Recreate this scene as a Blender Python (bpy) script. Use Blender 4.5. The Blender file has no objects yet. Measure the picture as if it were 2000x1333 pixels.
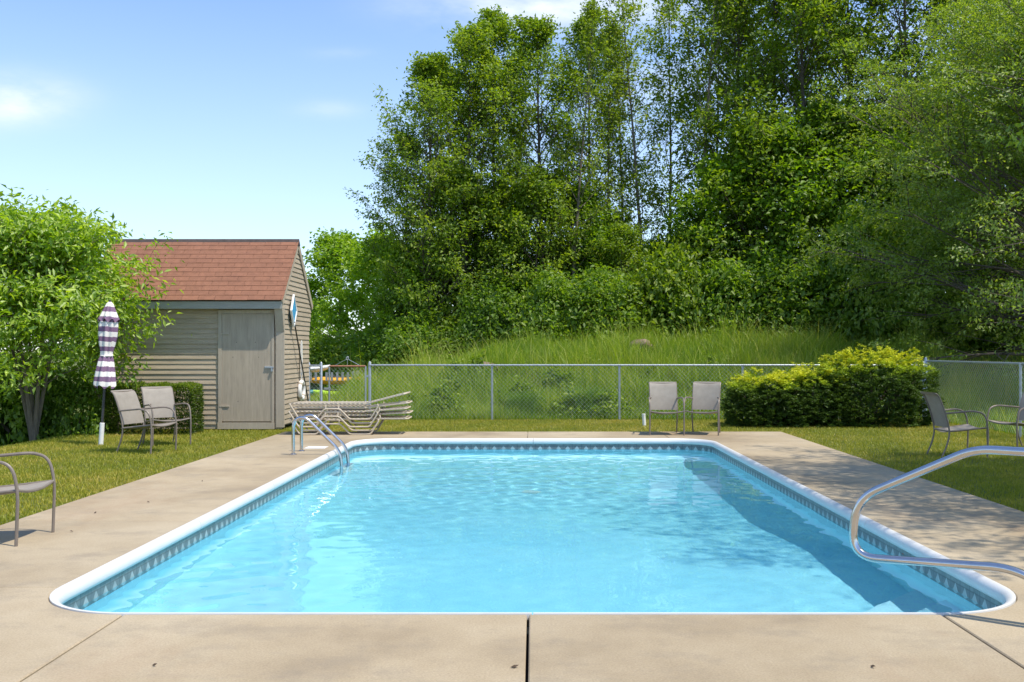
import bpy, math, random
import numpy as np
from mathutils import Vector, Matrix
R = math.radians
S = bpy.context.scene
COL = S.collection

# ------------------------------------------------------------------ camera
cam = bpy.data.cameras.new('camera')
cam_o = bpy.data.objects.new('camera', cam); COL.objects.link(cam_o)
cam_o.location = (0, 0, 1.45); cam_o.rotation_euler = (math.pi/2, 0, 0)
cam.lens = 36; cam.sensor_width = 36; cam.shift_x = -0.021; cam.shift_y = 0.00875
cam.clip_start = 0.05; cam.clip_end = 3000
S.camera = cam_o

def XP(px, Y):            # photo column (2000 wide) -> world X at distance Y
    return (px - 1042.0) * Y / 2000.0
def ZP(py, Y):            # photo row -> world Z at distance Y
    return 1.45 - (py - 684.0) * Y / 2000.0

# ------------------------------------------------------------------ sky and sun
SUN = Vector((0.45, -0.25, 1.0)).normalized()
w = bpy.data.worlds.new('World'); S.world = w; w.use_nodes = True
nt = w.node_tree; bg = nt.nodes['Background']
sky = nt.nodes.new('ShaderNodeTexSky'); sky.sky_type = 'NISHITA'; sky.sun_disc = False
sky.sun_elevation = math.asin(SUN.z); sky.sun_rotation = math.atan2(SUN.x, SUN.y)
sky.air_density = 1.0; sky.dust_density = 0.25; sky.ozone_density = 3.0; sky.altitude = 200
tc = nt.nodes.new('ShaderNodeTexCoord')
mp = nt.nodes.new('ShaderNodeMapping'); mp.inputs['Scale'].default_value = (1.5, 1.5, 6.0); mp.inputs['Location'].default_value = (0.35, 0.1, 0.4)
nz = nt.nodes.new('ShaderNodeTexNoise'); nz.inputs['Scale'].default_value = 1.6; nz.inputs['Detail'].default_value = 6; nz.inputs['Roughness'].default_value = 0.55
rp = nt.nodes.new('ShaderNodeValToRGB'); rp.color_ramp.elements[0].position = 0.50; rp.color_ramp.elements[1].position = 0.80
rp.color_ramp.elements[1].color = (0.6, 0.6, 0.6, 1)
mx = nt.nodes.new('ShaderNodeMix'); mx.data_type = 'RGBA'; mx.inputs[7].default_value = (5.0, 5.4, 5.75, 1)
tint = nt.nodes.new('ShaderNodeMix'); tint.data_type = 'RGBA'; tint.blend_type = 'MULTIPLY'; tint.inputs[0].default_value = 1.0
tint.inputs[7].default_value = (0.95, 1.03, 1.16, 1)
nt.links.new(tc.outputs['Generated'], mp.inputs[0]); nt.links.new(mp.outputs[0], nz.inputs['Vector'])
nt.links.new(nz.outputs[0], rp.inputs[0])
sxyz = nt.nodes.new('ShaderNodeSeparateXYZ'); nt.links.new(tc.outputs['Generated'], sxyz.inputs[0])
hz_ = nt.nodes.new('ShaderNodeMapRange'); hz_.interpolation_type = 'SMOOTHSTEP'; hz_.inputs[1].default_value = 0.0; hz_.inputs[2].default_value = 0.42; hz_.inputs[3].default_value = 0.38; hz_.inputs[4].default_value = 0.0
nt.links.new(sxyz.outputs[2], hz_.inputs[0])
mxx = nt.nodes.new('ShaderNodeMath'); mxx.operation = 'MAXIMUM'; nt.links.new(hz_.outputs[0], mxx.inputs[0]); nt.links.new(rp.outputs[0], mxx.inputs[1])
def wm(op, a, b=None):
    m_ = nt.nodes.new('ShaderNodeMath'); m_.operation = op
    for i_, v_ in enumerate((a, b)):
        if v_ is None: continue
        if isinstance(v_, (int, float)): m_.inputs[i_].default_value = v_
        else: nt.links.new(v_, m_.inputs[i_])
    return m_.outputs[0]
cx_ = wm('DIVIDE', sxyz.outputs[0], wm('MAXIMUM', sxyz.outputs[1], .05)); cz_ = wm('DIVIDE', sxyz.outputs[2], wm('MAXIMUM', sxyz.outputs[1], .05))
nz2 = nt.nodes.new('ShaderNodeTexNoise'); nz2.inputs['Scale'].default_value = 9; nz2.inputs['Detail'].default_value = 7; nz2.inputs['Roughness'].default_value = .6
mp2 = nt.nodes.new('ShaderNodeMapping'); mp2.inputs['Scale'].default_value = (1, 1, 2.6); nt.links.new(tc.outputs['Generated'], mp2.inputs[0]); nt.links.new(mp2.outputs[0], nz2.inputs['Vector'])
tot = mxx.outputs[0]
for (a_, b_, sx_, sz_, k_) in ((-.51, .244, .055, .022, 1.15), (.02, .335, .12, .02, 1.3), (-.18, .29, .03, .006, .25), (-.2, .235, .03, .008, .3)):   # the few thin clouds
    g_ = wm('ADD', wm('POWER', wm('ABSOLUTE', wm('DIVIDE', wm('SUBTRACT', cx_, a_), sx_)), 2.0), wm('POWER', wm('ABSOLUTE', wm('DIVIDE', wm('SUBTRACT', cz_, b_), sz_)), 2.0))
    g_ = wm('MULTIPLY', wm('POWER', 2.718, wm('MULTIPLY', g_, -1.0)), wm('MULTIPLY', wm('MAXIMUM', wm('SUBTRACT', nz2.outputs[0], .28), 0.0), 2.2*k_))
    tot = wm('MINIMUM', wm('ADD', tot, g_), .93)
nt.links.new(tot, mx.inputs[0])
nt.links.new(sky.outputs[0], tint.inputs[6]); nt.links.new(tint.outputs[2], mx.inputs[6])
nt.links.new(mx.outputs[2], bg.inputs[0]); bg.inputs[1].default_value = 0.15
sun = bpy.data.lights.new('sun', 'SUN'); sun.energy = 3.9; sun.angle = R(0.5); sun.color = (1.0, 0.92, 0.79)
sun_o = bpy.data.objects.new('sun', sun); COL.objects.link(sun_o)
sun_o.rotation_euler = SUN.to_track_quat('Z', 'Y').to_euler()
sun.cycles.is_caustics_light = True            # sunlight refracted by the pool water
S.view_settings.view_transform = 'Standard'; S.view_settings.look = 'None'
S.view_settings.exposure = 0.48; S.view_settings.gamma = 1.0
S.cycles.caustics_refractive = True; S.cycles.use_denoising = True
S.cycles.max_bounces = 8; S.cycles.diffuse_bounces = 4; S.cycles.transparent_max_bounces = 8

# ------------------------------------------------------------------ material helpers
def N(t, kind): return t.nodes.new(kind)
def ramp(t, fac, stops):
    r = N(t, 'ShaderNodeValToRGB'); e = r.color_ramp.elements
    e[0].position, e[0].color = stops[0][0], (*stops[0][1], 1)
    e[1].position, e[1].color = stops[-1][0], (*stops[-1][1], 1)
    for p, c in stops[1:-1]:
        x = e.new(p); x.color = (*c, 1)
    t.links.new(fac, r.inputs[0]); return r.outputs[0]
def noise(t, scale, detail=4, rough=0.6, coord='Object', stretch=None):
    c = N(t, 'ShaderNodeTexCoord'); n = N(t, 'ShaderNodeTexNoise')
    n.inputs['Scale'].default_value = scale; n.inputs['Detail'].default_value = detail; n.inputs['Roughness'].default_value = rough
    if coord == 'World':
        g = N(t, 'ShaderNodeNewGeometry'); src = g.outputs['Position']
    else: src = c.outputs[coord]
    if stretch:
        m = N(t, 'ShaderNodeMapping'); m.inputs['Scale'].default_value = stretch
        t.links.new(src, m.inputs[0]); src = m.outputs[0]
    t.links.new(src, n.inputs['Vector']); return n.outputs[0]
def mixc(t, a, b, f, mode='MIX'):
    m = N(t, 'ShaderNodeMix'); m.data_type = 'RGBA'; m.blend_type = mode
    for s, v in ((6, a), (7, b)):
        if isinstance(v, tuple): m.inputs[s].default_value = (*v, 1)
        else: t.links.new(v, m.inputs[s])
    if isinstance(f, (int, float)): m.inputs[0].default_value = f
    else: t.links.new(f, m.inputs[0])
    return m.outputs[2]
def math_(t, op, a, b=None, c=None):
    m = N(t, 'ShaderNodeMath'); m.operation = op
    for i, v in enumerate((a, b, c)):
        if v is None: continue
        if isinstance(v, (int, float)): m.inputs[i].default_value = v
        else: t.links.new(v, m.inputs[i])
    return m.outputs[0]
def bump(t, h, dist, strength=1.0):
    b = N(t, 'ShaderNodeBump'); b.inputs['Distance'].default_value = dist; b.inputs['Strength'].default_value = strength
    t.links.new(h, b.inputs['Height']); return b.outputs[0]
def pmat(name, col, rough=0.6, metal=0.0, spec=0.5):
    m = bpy.data.materials.new(name); m.use_nodes = True; b = m.node_tree.nodes['Principled BSDF']
    b.inputs['Base Color'].default_value = (*col, 1); b.inputs['Roughness'].default_value = rough
    b.inputs['Metallic'].default_value = metal; b.inputs['Specular IOR Level'].default_value = spec
    return m
def setc(m, out, sock='Base Color'): m.node_tree.links.new(out, m.node_tree.nodes['Principled BSDF'].inputs[sock])
def vary(m, col, amt, scale, obj_rand=0.0, stretch=None, bumpd=0.0, bscale=None, dirt=None, coord='Object'):
    t = m.node_tree
    a = tuple(c*(1-amt) for c in col); b = tuple(min(1, c*(1+amt)) for c in col)
    c = ramp(t, noise(t, scale, 5, 0.65, coord, stretch), [(0.3, a), (0.7, b)])
    if obj_rand:
        oi = N(t, 'ShaderNodeObjectInfo')
        v = math_(t, 'MULTIPLY_ADD', oi.outputs['Random'], 2*obj_rand, 1-obj_rand)
        vm = N(t, 'ShaderNodeVectorMath'); vm.operation = 'SCALE'; t.links.new(c, vm.inputs[0]); t.links.new(v, vm.inputs['Scale']); c = vm.outputs[0]
    if dirt:
        dc, ds, lo, hi, k = dirt
        f = ramp(t, noise(t, ds, 6, 0.7, coord, stretch), [(lo, (0, 0, 0)), (hi, (k, k, k))])
        c = mixc(t, c, dc, f)
    setc(m, c)
    if bumpd: setc(m, bump(t, noise(t, bscale or scale*4, 4, 0.6, coord, stretch), bumpd), 'Normal')
    return m

M = {}
M['concrete'] = pmat('concrete', (.42, .35, .26), .85)
t = M['concrete'].node_tree
c = ramp(t, noise(t, .55, 7, .62, 'World', (1, .8, 1)), [(.28, (.265, .205, .128)), (.47, (.395, .318, .207)), (.72, (.51, .43, .30))])
c = mixc(t, c, ramp(t, noise(t, 90, 3, .7, 'World'), [(.32, (.62, .6, .57)), (.62, (1.06, 1.05, 1.03))]), .55, 'MULTIPLY')
c = mixc(t, c, (.27, .15, .075), ramp(t, noise(t, .35, 6, .7, 'World', (1.6, .5, 1)), [(.56, (0, 0, 0)), (.8, (.55, .55, .55))]))
c = mixc(t, c, (.2, .17, .13), ramp(t, noise(t, 1.7, 9, .72, 'World', (1, 1.25, 1)), [(.5, (0, 0, 0)), (.74, (.62, .62, .62))]))
oi = N(t, 'ShaderNodeObjectInfo')
v = math_(t, 'MULTIPLY_ADD', oi.outputs['Random'], .16, .92)
vm = N(t, 'ShaderNodeVectorMath'); vm.operation = 'SCALE'; t.links.new(c, vm.inputs[0]); t.links.new(v, vm.inputs['Scale'])
setc(M['concrete'], vm.outputs[0]); setc(M['concrete'], bump(t, noise(t, 140, 4, .7, 'World'), .004, .7), 'Normal')

M['joint'] = pmat('joint', (.06, .05, .04), .9)
M['coping'] = vary(pmat('coping', (.66, .66, .64), .4), (.66, .66, .64), .05, 3, dirt=((.55, .5, .42), 5, .6, .85, .4), coord='World')
M['steel'] = vary(pmat('steel', (.58, .57, .57), .2, 1.0), (.58, .57, .57), .06, 12)
M['galv'] = vary(pmat('galv', (.5, .53, .55), .45, .75), (.46, .5, .53), .15, 9)
M['wire'] = pmat('wire', (.5, .53, .52), .45, .6)
M['rust'] = vary(pmat('rust', (.35, .16, .09), .7, .2), (.36, .17, .1), .3, 14)
M['siding'] = vary(pmat('siding', (.38, .33, .26), .8), (.45, .365, .26), .15, 3.0, .07, (1.2, 14, 14), .003, 30, dirt=((.26, .21, .15), 1.3, .55, .8, .45))
M['siding_gable'] = vary(pmat('siding_gable', (.4, .35, .28), .8), (.43, .355, .26), .15, 3.0, .07, (14, 1.2, 14), .003, 30, dirt=((.26, .21, .15), 1.3, .55, .8, .45))
M['trim'] = vary(pmat('trim', (.37, .34, .28), .75), (.43, .365, .28), .1, 5, .04, (8, 8, 1), .002, 30)
M['fascia'] = vary(pmat('fascia', (.3, .31, .29), .7), (.33, .325, .28), .1, 4, 0, (1, 10, 10))
M['door'] = vary(pmat('door', (.34, .3, .245), .8), (.42, .35, .265), .17, 4, 0, (6, 6, .7), .002, 30, dirt=((.22, .18, .13), 2.0, .55, .8, .5))
M['dark'] = pmat('dark', (.03, .03, .03), .6)
M['shingle'] = vary(pmat('shingle', (.3, .11, .07), .9), (.25, .112, .064), .14, 9, .06, None, .004, 160, dirt=((.16, .07, .05), 3, .55, .8, .5))
M['ridge'] = vary(pmat('ridge', (.06, .045, .04), .8), (.06, .045, .04), .3, 10)
M['frame'] = vary(pmat('frame', (.2, .165, .135), .45), (.2, .165, .135), .08, 20, dirt=((.2, .09, .04), 14, .66, .8, .6))
M['sling'] = pmat('sling', (.4, .36, .31), .7)
t = M['sling'].node_tree
tcn = N(t, 'ShaderNodeTexCoord'); wv = N(t, 'ShaderNodeTexWave'); wv.inputs['Scale'].default_value = 90; wv.bands_direction = 'X'
t.links.new(tcn.outputs['Object'], wv.inputs['Vector'])
setc(M['sling'], mixc(t, ramp(t, noise(t, 6), [(.3, (.26, .23, .19)), (.7, (.34, .305, .255))]), (.2, .18, .15), math_(t, 'MULTIPLY', wv.outputs[1], .35)))
M['lounger'] = vary(pmat('lounger', (.55, .47, .36), .5), (.55, .47, .36), .1, 8, .05)
M['strap'] = vary(pmat('strap', (.56, .49, .39), .5), (.56, .49, .39), .12, 10, .1, dirt=((.3, .25, .18), 6, .6, .85, .5))
M['white'] = vary(pmat('white', (.8, .8, .77), .45), (.79, .785, .75), .06, 8, dirt=((.45, .4, .32), 8, .6, .85, .4))
M['pole'] = pmat('pole', (.07, .07, .075), .4, .5)
M['bluenet'] = vary(pmat('bluenet', (.05, .32, .6), .5), (.06, .34, .6), .15, 12)
M['liner'] = pmat('liner', (.30, .72, .88), .4)
t = M['liner'].node_tree
setc(M['liner'], ramp(t, noise(t, 1.2, 5, .6, 'World'), [(.3, (.49, .79, .87)), (.7, (.58, .85, .91))]))
M['step'] = pmat('step', (.72, .84, .88), .4)
M['bark'] = vary(pmat('bark', (.1, .08, .06), .9), (.105, .085, .065), .35, 5, .1, (6, 6, 1), .02, 12)
M['bark_pale'] = vary(pmat('bark_pale', (.16, .13, .1), .9), (.17, .14, .105), .35, 5, .1, (6, 6, 1), .01, 12)
M['rock'] = vary(pmat('rock', (.24, .17, .125), .9), (.24, .17, .125), .35, 4, 0, None, .03, 8)
M['yellow'] = pmat('yellow', (.85, .42, .03), .35); M['lime'] = pmat('lime', (.5, .75, .04), .35); M['teal'] = pmat('teal', (.02, .2, .22), .35)
M['greyboat'] = pmat('greyboat', (.6, .62, .62), .5)
M['rackgrey'] = pmat('rackgrey', (.27, .28, .29), .7)
M['deadleaf'] = pmat('deadleaf', (.07, .045, .025), .8)

# umbrella cloth: purple and white printed bands
M['canopy'] = pmat('canopy', (.8, .78, .74), .8); t = M['canopy'].node_tree
tcn = N(t, 'ShaderNodeTexCoord'); sx = N(t, 'ShaderNodeSeparateXYZ'); t.links.new(tcn.outputs['Object'], sx.inputs[0])
zz = math_(t, 'ADD', sx.outputs[2], math_(t, 'MULTIPLY', noise(t, 9), .05))
st = math_(t, 'GREATER_THAN', math_(t, 'FRACT', math_(t, 'MULTIPLY', zz, 1/.155)), .5)
setc(M['canopy'], mixc(t, (.78, .75, .7), (.2, .115, .2), st))

# liner border print (UV: metres along the wall, height)
M['border'] = pmat('border', (.3, .36, .38), .35); t = M['border'].node_tree
uv = N(t, 'ShaderNodeUVMap'); sx = N(t, 'ShaderNodeSeparateXYZ'); t.links.new(uv.outputs[0], sx.inputs[0])
u, vv = sx.outputs[0], sx.outputs[1]
fr = math_(t, 'FRACT', math_(t, 'MULTIPLY', u, 1/.15)); a = math_(t, 'ABSOLUTE', math_(t, 'SUBTRACT', fr, .5))
dz = math_(t, 'ABSOLUTE', math_(t, 'SUBTRACT', vv, -.185))
dia = math_(t, 'LESS_THAN', math_(t, 'ADD', math_(t, 'MULTIPLY', a, 1/.36), math_(t, 'MULTIPLY', dz, 1/.07)), 1.0)
dia2 = math_(t, 'LESS_THAN', math_(t, 'ADD', math_(t, 'MULTIPLY', a, 1/.2), math_(t, 'MULTIPLY', dz, 1/.04)), 1.0)
base = ramp(t, noise(t, 14, 5, .7, 'World'), [(.3, (.085, .11, .12)), (.7, (.19, .215, .215))])
rows = ramp(t, math_(t, 'MULTIPLY', vv, -4), [(.0, (1.2, 1.2, 1.15)), (.44, (1.3, 1.28, 1.2)), (.47, (.5, .5, .5)), (.5, (1, 1, 1)), (1., (1, 1, 1))])
c = mixc(t, base, rows, 1.0, 'MULTIPLY')
c = mixc(t, c, (.07, .1, .12), math_(t, 'GREATER_THAN', a, .47))
c = mixc(t, c, (.40, .46, .46), math_(t, 'MULTIPLY', dia, ramp(t, noise(t, 10, 3, .6, 'World'), [(.3, (.45, .45, .45)), (.6, (1, 1, 1))]))); c = mixc(t, c, (.34, .41, .42), dia2)
c = mixc(t, c, (.4, .76, .88), math_(t, 'LESS_THAN', vv, -.27))
setc(M['border'], c)

# water: glass-like, real waves in the mesh
m = bpy.data.materials.new('pool_water'); m.use_nodes = True; t = m.node_tree; t.nodes.clear()
o = N(t, 'ShaderNodeOutputMaterial'); g = N(t, 'ShaderNodeBsdfGlass'); g.inputs['IOR'].default_value = 1.33; g.inputs['Roughness'].default_value = 0
g.inputs['Color'].default_value = (.73, .95, 1.0, 1)
t.links.new(g.outputs[0], o.inputs[0]); M['water'] = m

def leafmat(name, stops, trans=.5, rough=.5, gl=.03):
    stops = [(p, (min(.6, c[0]*1.52), min(.6, c[1]*1.62), c[2]*1.2)) for p, c in stops]
    m = bpy.data.materials.new(name); m.use_nodes = True; t = m.node_tree; t.nodes.clear()
    o = N(t, 'ShaderNodeOutputMaterial'); at = N(t, 'ShaderNodeAttribute'); at.attribute_name = 'rnd'
    oi = N(t, 'ShaderNodeObjectInfo')
    f = math_(t, 'ADD', at.outputs['Fac'], math_(t, 'MULTIPLY_ADD', oi.outputs['Random'], .36, -.18))
    c = ramp(t, f, stops)
    d = N(t, 'ShaderNodeBsdfDiffuse'); tr = N(t, 'ShaderNodeBsdfTranslucent'); gs = N(t, 'ShaderNodeBsdfGlossy'); gs.inputs['Roughness'].default_value = rough
    t.links.new(c, d.inputs[0])
    tc_ = mixc(t, c, (1.45, 1.5, .4), 1.0, 'MULTIPLY'); t.links.new(tc_, tr.inputs[0])
    a = N(t, 'ShaderNodeMixShader'); a.inputs[0].default_value = trans; t.links.new(d.outputs[0], a.inputs[1]); t.links.new(tr.outputs[0], a.inputs[2])
    b = N(t, 'ShaderNodeMixShader'); b.inputs[0].default_value = gl; t.links.new(a.outputs[0], b.inputs[1]); t.links.new(gs.outputs[0], b.inputs[2])
    t.links.new(b.outputs[0], o.inputs[0]); return m
M['leaf_wood'] = leafmat('leaf_wood', [(0, (.065, .11, .012)), (.5, (.12, .175, .018)), (1, (.2, .24, .028))])
M['leaf_thin'] = leafmat('leaf_thin', [(0, (.09, .13, .018)), (.5, (.15, .20, .025)), (1, (.24, .26, .035))])
M['leaf_bush'] = leafmat('leaf_bush', [(0, (.055, .10, .014)), (.5, (.10, .165, .02)), (1, (.18, .235, .03))])
M['leaf_maple'] = leafmat('leaf_maple', [(0, (.08, .14, .012)), (.5, (.14, .22, .016)), (1, (.22, .29, .03))])
M['leaf_apple'] = leafmat('leaf_apple', [(0, (.10, .145, .025)), (.5, (.16, .21, .04)), (.95, (.24, .26, .07)), (1, (.3, .2, .06))], gl=.05)
M['leaf_cherry'] = leafmat('leaf_cherry', [(0, (.09, .15, .012)), (.5, (.17, .25, .018)), (1, (.30, .36, .03))], gl=.06)
M['leaf_hedge'] = leafmat('leaf_hedge', [(0, (.03, .05, .008)), (.5, (.09, .13, .015)), (1, (.21, .25, .025))])
M['needle'] = leafmat('needle', [(0, (.02, .038, .008)), (.4, (.05, .085, .012)), (.62, (.22, .28, .02)), (1, (.45, .46, .025))], trans=.25)
M['lawnblade'] = leafmat('lawnblade', [(0, (.13, .15, .014)), (.5, (.215, .20, .026)), (.85, (.32, .24, .06)), (1, (.38, .28, .12))], trans=.3)
M['meadow'] = leafmat('meadow', [(0, (.075, .13, .014)), (.5, (.15, .21, .022)), (.85, (.24, .27, .045)), (1, (.34, .31, .12))], trans=.5)
M['tussock'] = leafmat('tussock', [(0, (.05, .10, .018)), (.5, (.09, .16, .03)), (1, (.15, .22, .05))], trans=.3)

M['soil'] = pmat('soil', (.1, .12, .03), .95); t = M['soil'].node_tree
setc(M['soil'], ramp(t, noise(t, 1.1, 7, .65, 'World'), [(.3, (.075, .105, .016)), (.55, (.12, .145, .025)), (.75, (.17, .17, .05))]))
setc(M['soil'], bump(t, noise(t, 40, 4, .7, 'World'), .03), 'Normal')

# ------------------------------------------------------------------ mesh helpers
class MB:
    def __init__(s): s.v = []; s.f = []
    def add(s, v, f):
        b = len(s.v); s.v += [tuple(p) for p in v]; s.f += [tuple(i+b for i in q) for q in f]; return s
    def box(s, x0, x1, y0, y1, z0, z1):
        return s.add([(x0, y0, z0), (x1, y0, z0), (x1, y1, z0), (x0, y1, z0), (x0, y0, z1), (x1, y0, z1), (x1, y1, z1), (x0, y1, z1)],
                     [(0, 3, 2, 1), (4, 5, 6, 7), (0, 1, 5, 4), (1, 2, 6, 5), (2, 3, 7, 6), (3, 0, 4, 7)])
    def tube(s, pts, r, n=8, closed=False, caps=True):
        P = [Vector(p) for p in pts]; k = len(P); rs = r if isinstance(r, (list, tuple)) else [r]*k
        V = []; up = None
        for i in range(k):
            if closed: d = (P[(i+1) % k]-P[i-1])
            else: d = (P[min(i+1, k-1)]-P[max(i-1, 0)])
            d.normalize()
            if up is None: up = d.orthogonal().normalized()
            up = (up - d*up.dot(d)); up = up.normalized() if up.length > 1e-6 else d.orthogonal().normalized()
            sd = d.cross(up)
            for j in range(n):
                a = 2*math.pi*j/n; V.append(P[i]+up*(rs[i]*math.cos(a))+sd*(rs[i]*math.sin(a)))
        F = []
        for i in range(k if closed else k-1):
            for j in range(n):
                i2 = (i+1) % k
                F.append((i*n+j, i*n+(j+1) % n, i2*n+(j+1) % n, i2*n+j))
        if caps and not closed:
            F.append(tuple(range(n))[::-1]); F.append(tuple((k-1)*n+j for j in range(n)))
        return s.add(V, F)
    def build(s, name, mat, parent=None, smooth=True, loc=None, rot=None, angle=40):
        me = bpy.data.meshes.new(name); me.from_pydata(s.v, [], s.f); me.update()
        return mesh_obj(name, me, mat, parent, smooth, loc, rot, angle)
def mesh_obj(name, me, mat, parent=None, smooth=True, loc=None, rot=None, angle=40):
    if mat is not None and not me.materials: me.materials.append(M[mat])
    if smooth:
        me.polygons.foreach_set('use_smooth', [True]*len(me.polygons)); me.update()
        try: me.set_sharp_from_angle(angle=R(angle))
        except Exception: pass
    o = bpy.data.objects.new(name, me); COL.objects.link(o)
    if loc is not None: o.location = loc
    if rot is not None: o.rotation_euler = rot
    if parent is not None: o.parent = parent
    return o
def tag(o, label=None, cat=None, group=None, kind=None):
    for k, v in (('label', label), ('category', cat), ('group', group), ('kind', kind)):
        if v: o[k] = v
    return o
def empty(name, loc=(0, 0, 0), rz=0.0, label=None, cat=None, group=None, kind=None):
    o = bpy.data.objects.new(name, None); COL.objects.link(o); o.location = loc; o.rotation_euler = (0, 0, rz)
    return tag(o, label, cat, group, kind)
def copy_tree(o, parent=None):
    c = o.copy(); COL.objects.link(c); c.parent = parent
    for ch in list(o.children): copy_tree(ch, c)
    return c
def np_mesh(name, V, F, rnd=None, mat=None):
    V = np.asarray(V, np.float32).reshape(-1, 3); F = np.asarray(F, np.int32)
    me = bpy.data.meshes.new(name); n, k = F.shape
    me.vertices.add(len(V)); me.vertices.foreach_set('co', V.ravel())
    me.loops.add(n*k); me.loops.foreach_set('vertex_index', F.ravel())
    me.polygons.add(n); me.polygons.foreach_set('loop_start', np.arange(0, n*k, k, dtype=np.int32))
    if rnd is not None:
        a = me.attributes.new('rnd', 'FLOAT', 'POINT'); a.data.foreach_set('value', np.asarray(rnd, np.float32).ravel())
    me.update(calc_edges=True)
    if mat: me.materials.append(M[mat])
    return me
def smooth_path(pts, sub=6):
    P = [Vector(p) for p in pts]; out = []
    for i in range(len(P)-1):
        p0, p1, p2, p3 = P[max(i-1, 0)], P[i], P[i+1], P[min(i+2, len(P)-1)]
        for k in range(sub):
            u = k/sub; out.append(.5*((2*p1)+(p2-p0)*u+(2*p0-5*p1+4*p2-p3)*u*u+(3*p1-p0-3*p2+p3)*u**3))
    out.append(P[-1]); return out
def fillet(pts, rad, n=6):       # polyline with rounded corners
    P = [Vector(p) for p in pts]; out = [P[0]]
    for i in range(1, len(P)-1):
        a = (P[i-1]-P[i]); b = (P[i+1]-P[i]); r = rad[i-1] if isinstance(rad, (list, tuple)) else rad
        la = min(r, a.length*.49); lb = min(r, b.length*.49); a = P[i]+a.normalized()*la; b = P[i]+b.normalized()*lb
        for k in range(n+1):
            u = k/n; out.append(a*(1-u)**2+P[i]*2*u*(1-u)+b*u*u)
    out.append(P[-1]); return out
def nrm(a): return a/np.maximum(np.linalg.norm(a, axis=-1, keepdims=True), 1e-9)

# ------------------------------------------------------------------ terrain
DX0, DX1, DYF = -4.42, 4.40, 18.2          # concrete deck: left, right and far edge
PKX = [-40, -7, -4.5, -2.6, -.6, 5, 8.4, 13, 60]; PKZ = [0, 0, .3, .8, 1.4, 1.5, 1.35, 1.4, 1.6]
def hill(x, y):
    x = np.asarray(x, float); y = np.asarray(y, float)
    s = np.clip((y-21.9)/8.5, 0, 1); s = s*s*(3-2*s)
    z = np.interp(x, PKX, PKZ)*s
    z = z + .09*np.sin(x*1.3+y*.7)*np.sin(y*.9-x*.4)*s*np.clip((x+7)/3, 0, 1)
    d = np.clip(-7.7-x, 0, 9)*np.clip((y-9)/4, 0, 1); z = z-.15*np.minimum(d, 4.0)**2*np.clip((40-y)/12, 0, 1)*(d < 4.0)-2.4*np.clip((40-y)/12, 0, 1)*(d >= 4.0)
    return z-.03
def axis(lo, hi, step, far, must):
    a = list(np.arange(lo, hi+.001, step)); v = hi; st = step
    while v < far: st *= 1.6; v += st; a.append(v)
    v = lo; st = step
    while v > -far: st *= 1.6; v -= st; a.append(v)
    return np.array(sorted(set([round(q, 3) for q in a if all(abs(q-mm) > .12 for mm in must)]+list(must))))
gx = axis(-16, 20, .5, 900, (DX0+.05, DX1-.05)); gy = axis(-4, 50, .5, 900, (DYF-.05,))
GX, GY = np.meshgrid(gx, gy); GZ = hill(GX, GY)
ni = len(gx); V = np.stack([GX, GY, GZ], -1).reshape(-1, 3); F = []
for j in range(len(gy)-1):
    for i in range(ni-1):
        if gx[i] >= DX0 and gx[i+1] <= DX1 and gy[j+1] <= DYF and gy[j] > -8: continue
        F.append((j*ni+i, j*ni+i+1, (j+1)*ni+i+1, (j+1)*ni+i))
gr = mesh_obj('ground', np_mesh('ground', V, F), 'soil', smooth=True, angle=180); tag(gr, kind='structure')

# ------------------------------------------------------------------ pool
X0, X1, Y0, Y1, RC = -2.89, 2.88, 5.62, 16.76, .64
def rrect(d, n=14):              # outline inset by d, counter-clockwise from the near left corner's end
    r = RC-d; P = []
    for cx, cy, a0 in ((X1-RC, Y0+RC, -90), (X1-RC, Y1-RC, 0), (X0+RC, Y1-RC, 90), (X0+RC, Y0+RC, 180)):
        for k in range(n+1):
            a = R(a0+90*k/n); P.append((cx+r*math.cos(a), cy+r*math.sin(a)))
    return P
PERP = rrect(0)
pool = empty('pool', (0, 0, 0), 0, kind='structure')
# walls with border print
def ring_wall(d, z0, z1, name, mat, parent):
    P = rrect(d); n = len(P); V = []; F = []; L = [0.0]
    for i in range(n): L.append(L[-1]+math.dist(P[i], P[(i+1) % n]))
    for i in range(n+1):
        p = P[i % n]; V += [(p[0], p[1], z0), (p[0], p[1], z1)]
    for i in range(n): F.append((2*i, 2*i+1, 2*i+3, 2*i+2))
    me = bpy.data.meshes.new(name); me.from_pydata(V, [], F); me.update()
    ul = me.uv_layers.new(name='UVMap')
    for poly in me.polygons:
        for li in poly.loop_indices:
            vi = me.loops[li].vertex_index; ul.data[li].uv = (L[vi//2], V[vi][2])
    return mesh_obj(name, me, mat, parent, True, angle=60)
wl = ring_wall(.04, -.32, -.05, 'liner_border', 'border', pool); wl.cycles.is_caustics_receiver = True
wl = ring_wall(.041, -2.4, -.31, 'liner_wall', 'liner', pool); wl.cycles.is_caustics_receiver = True
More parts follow.
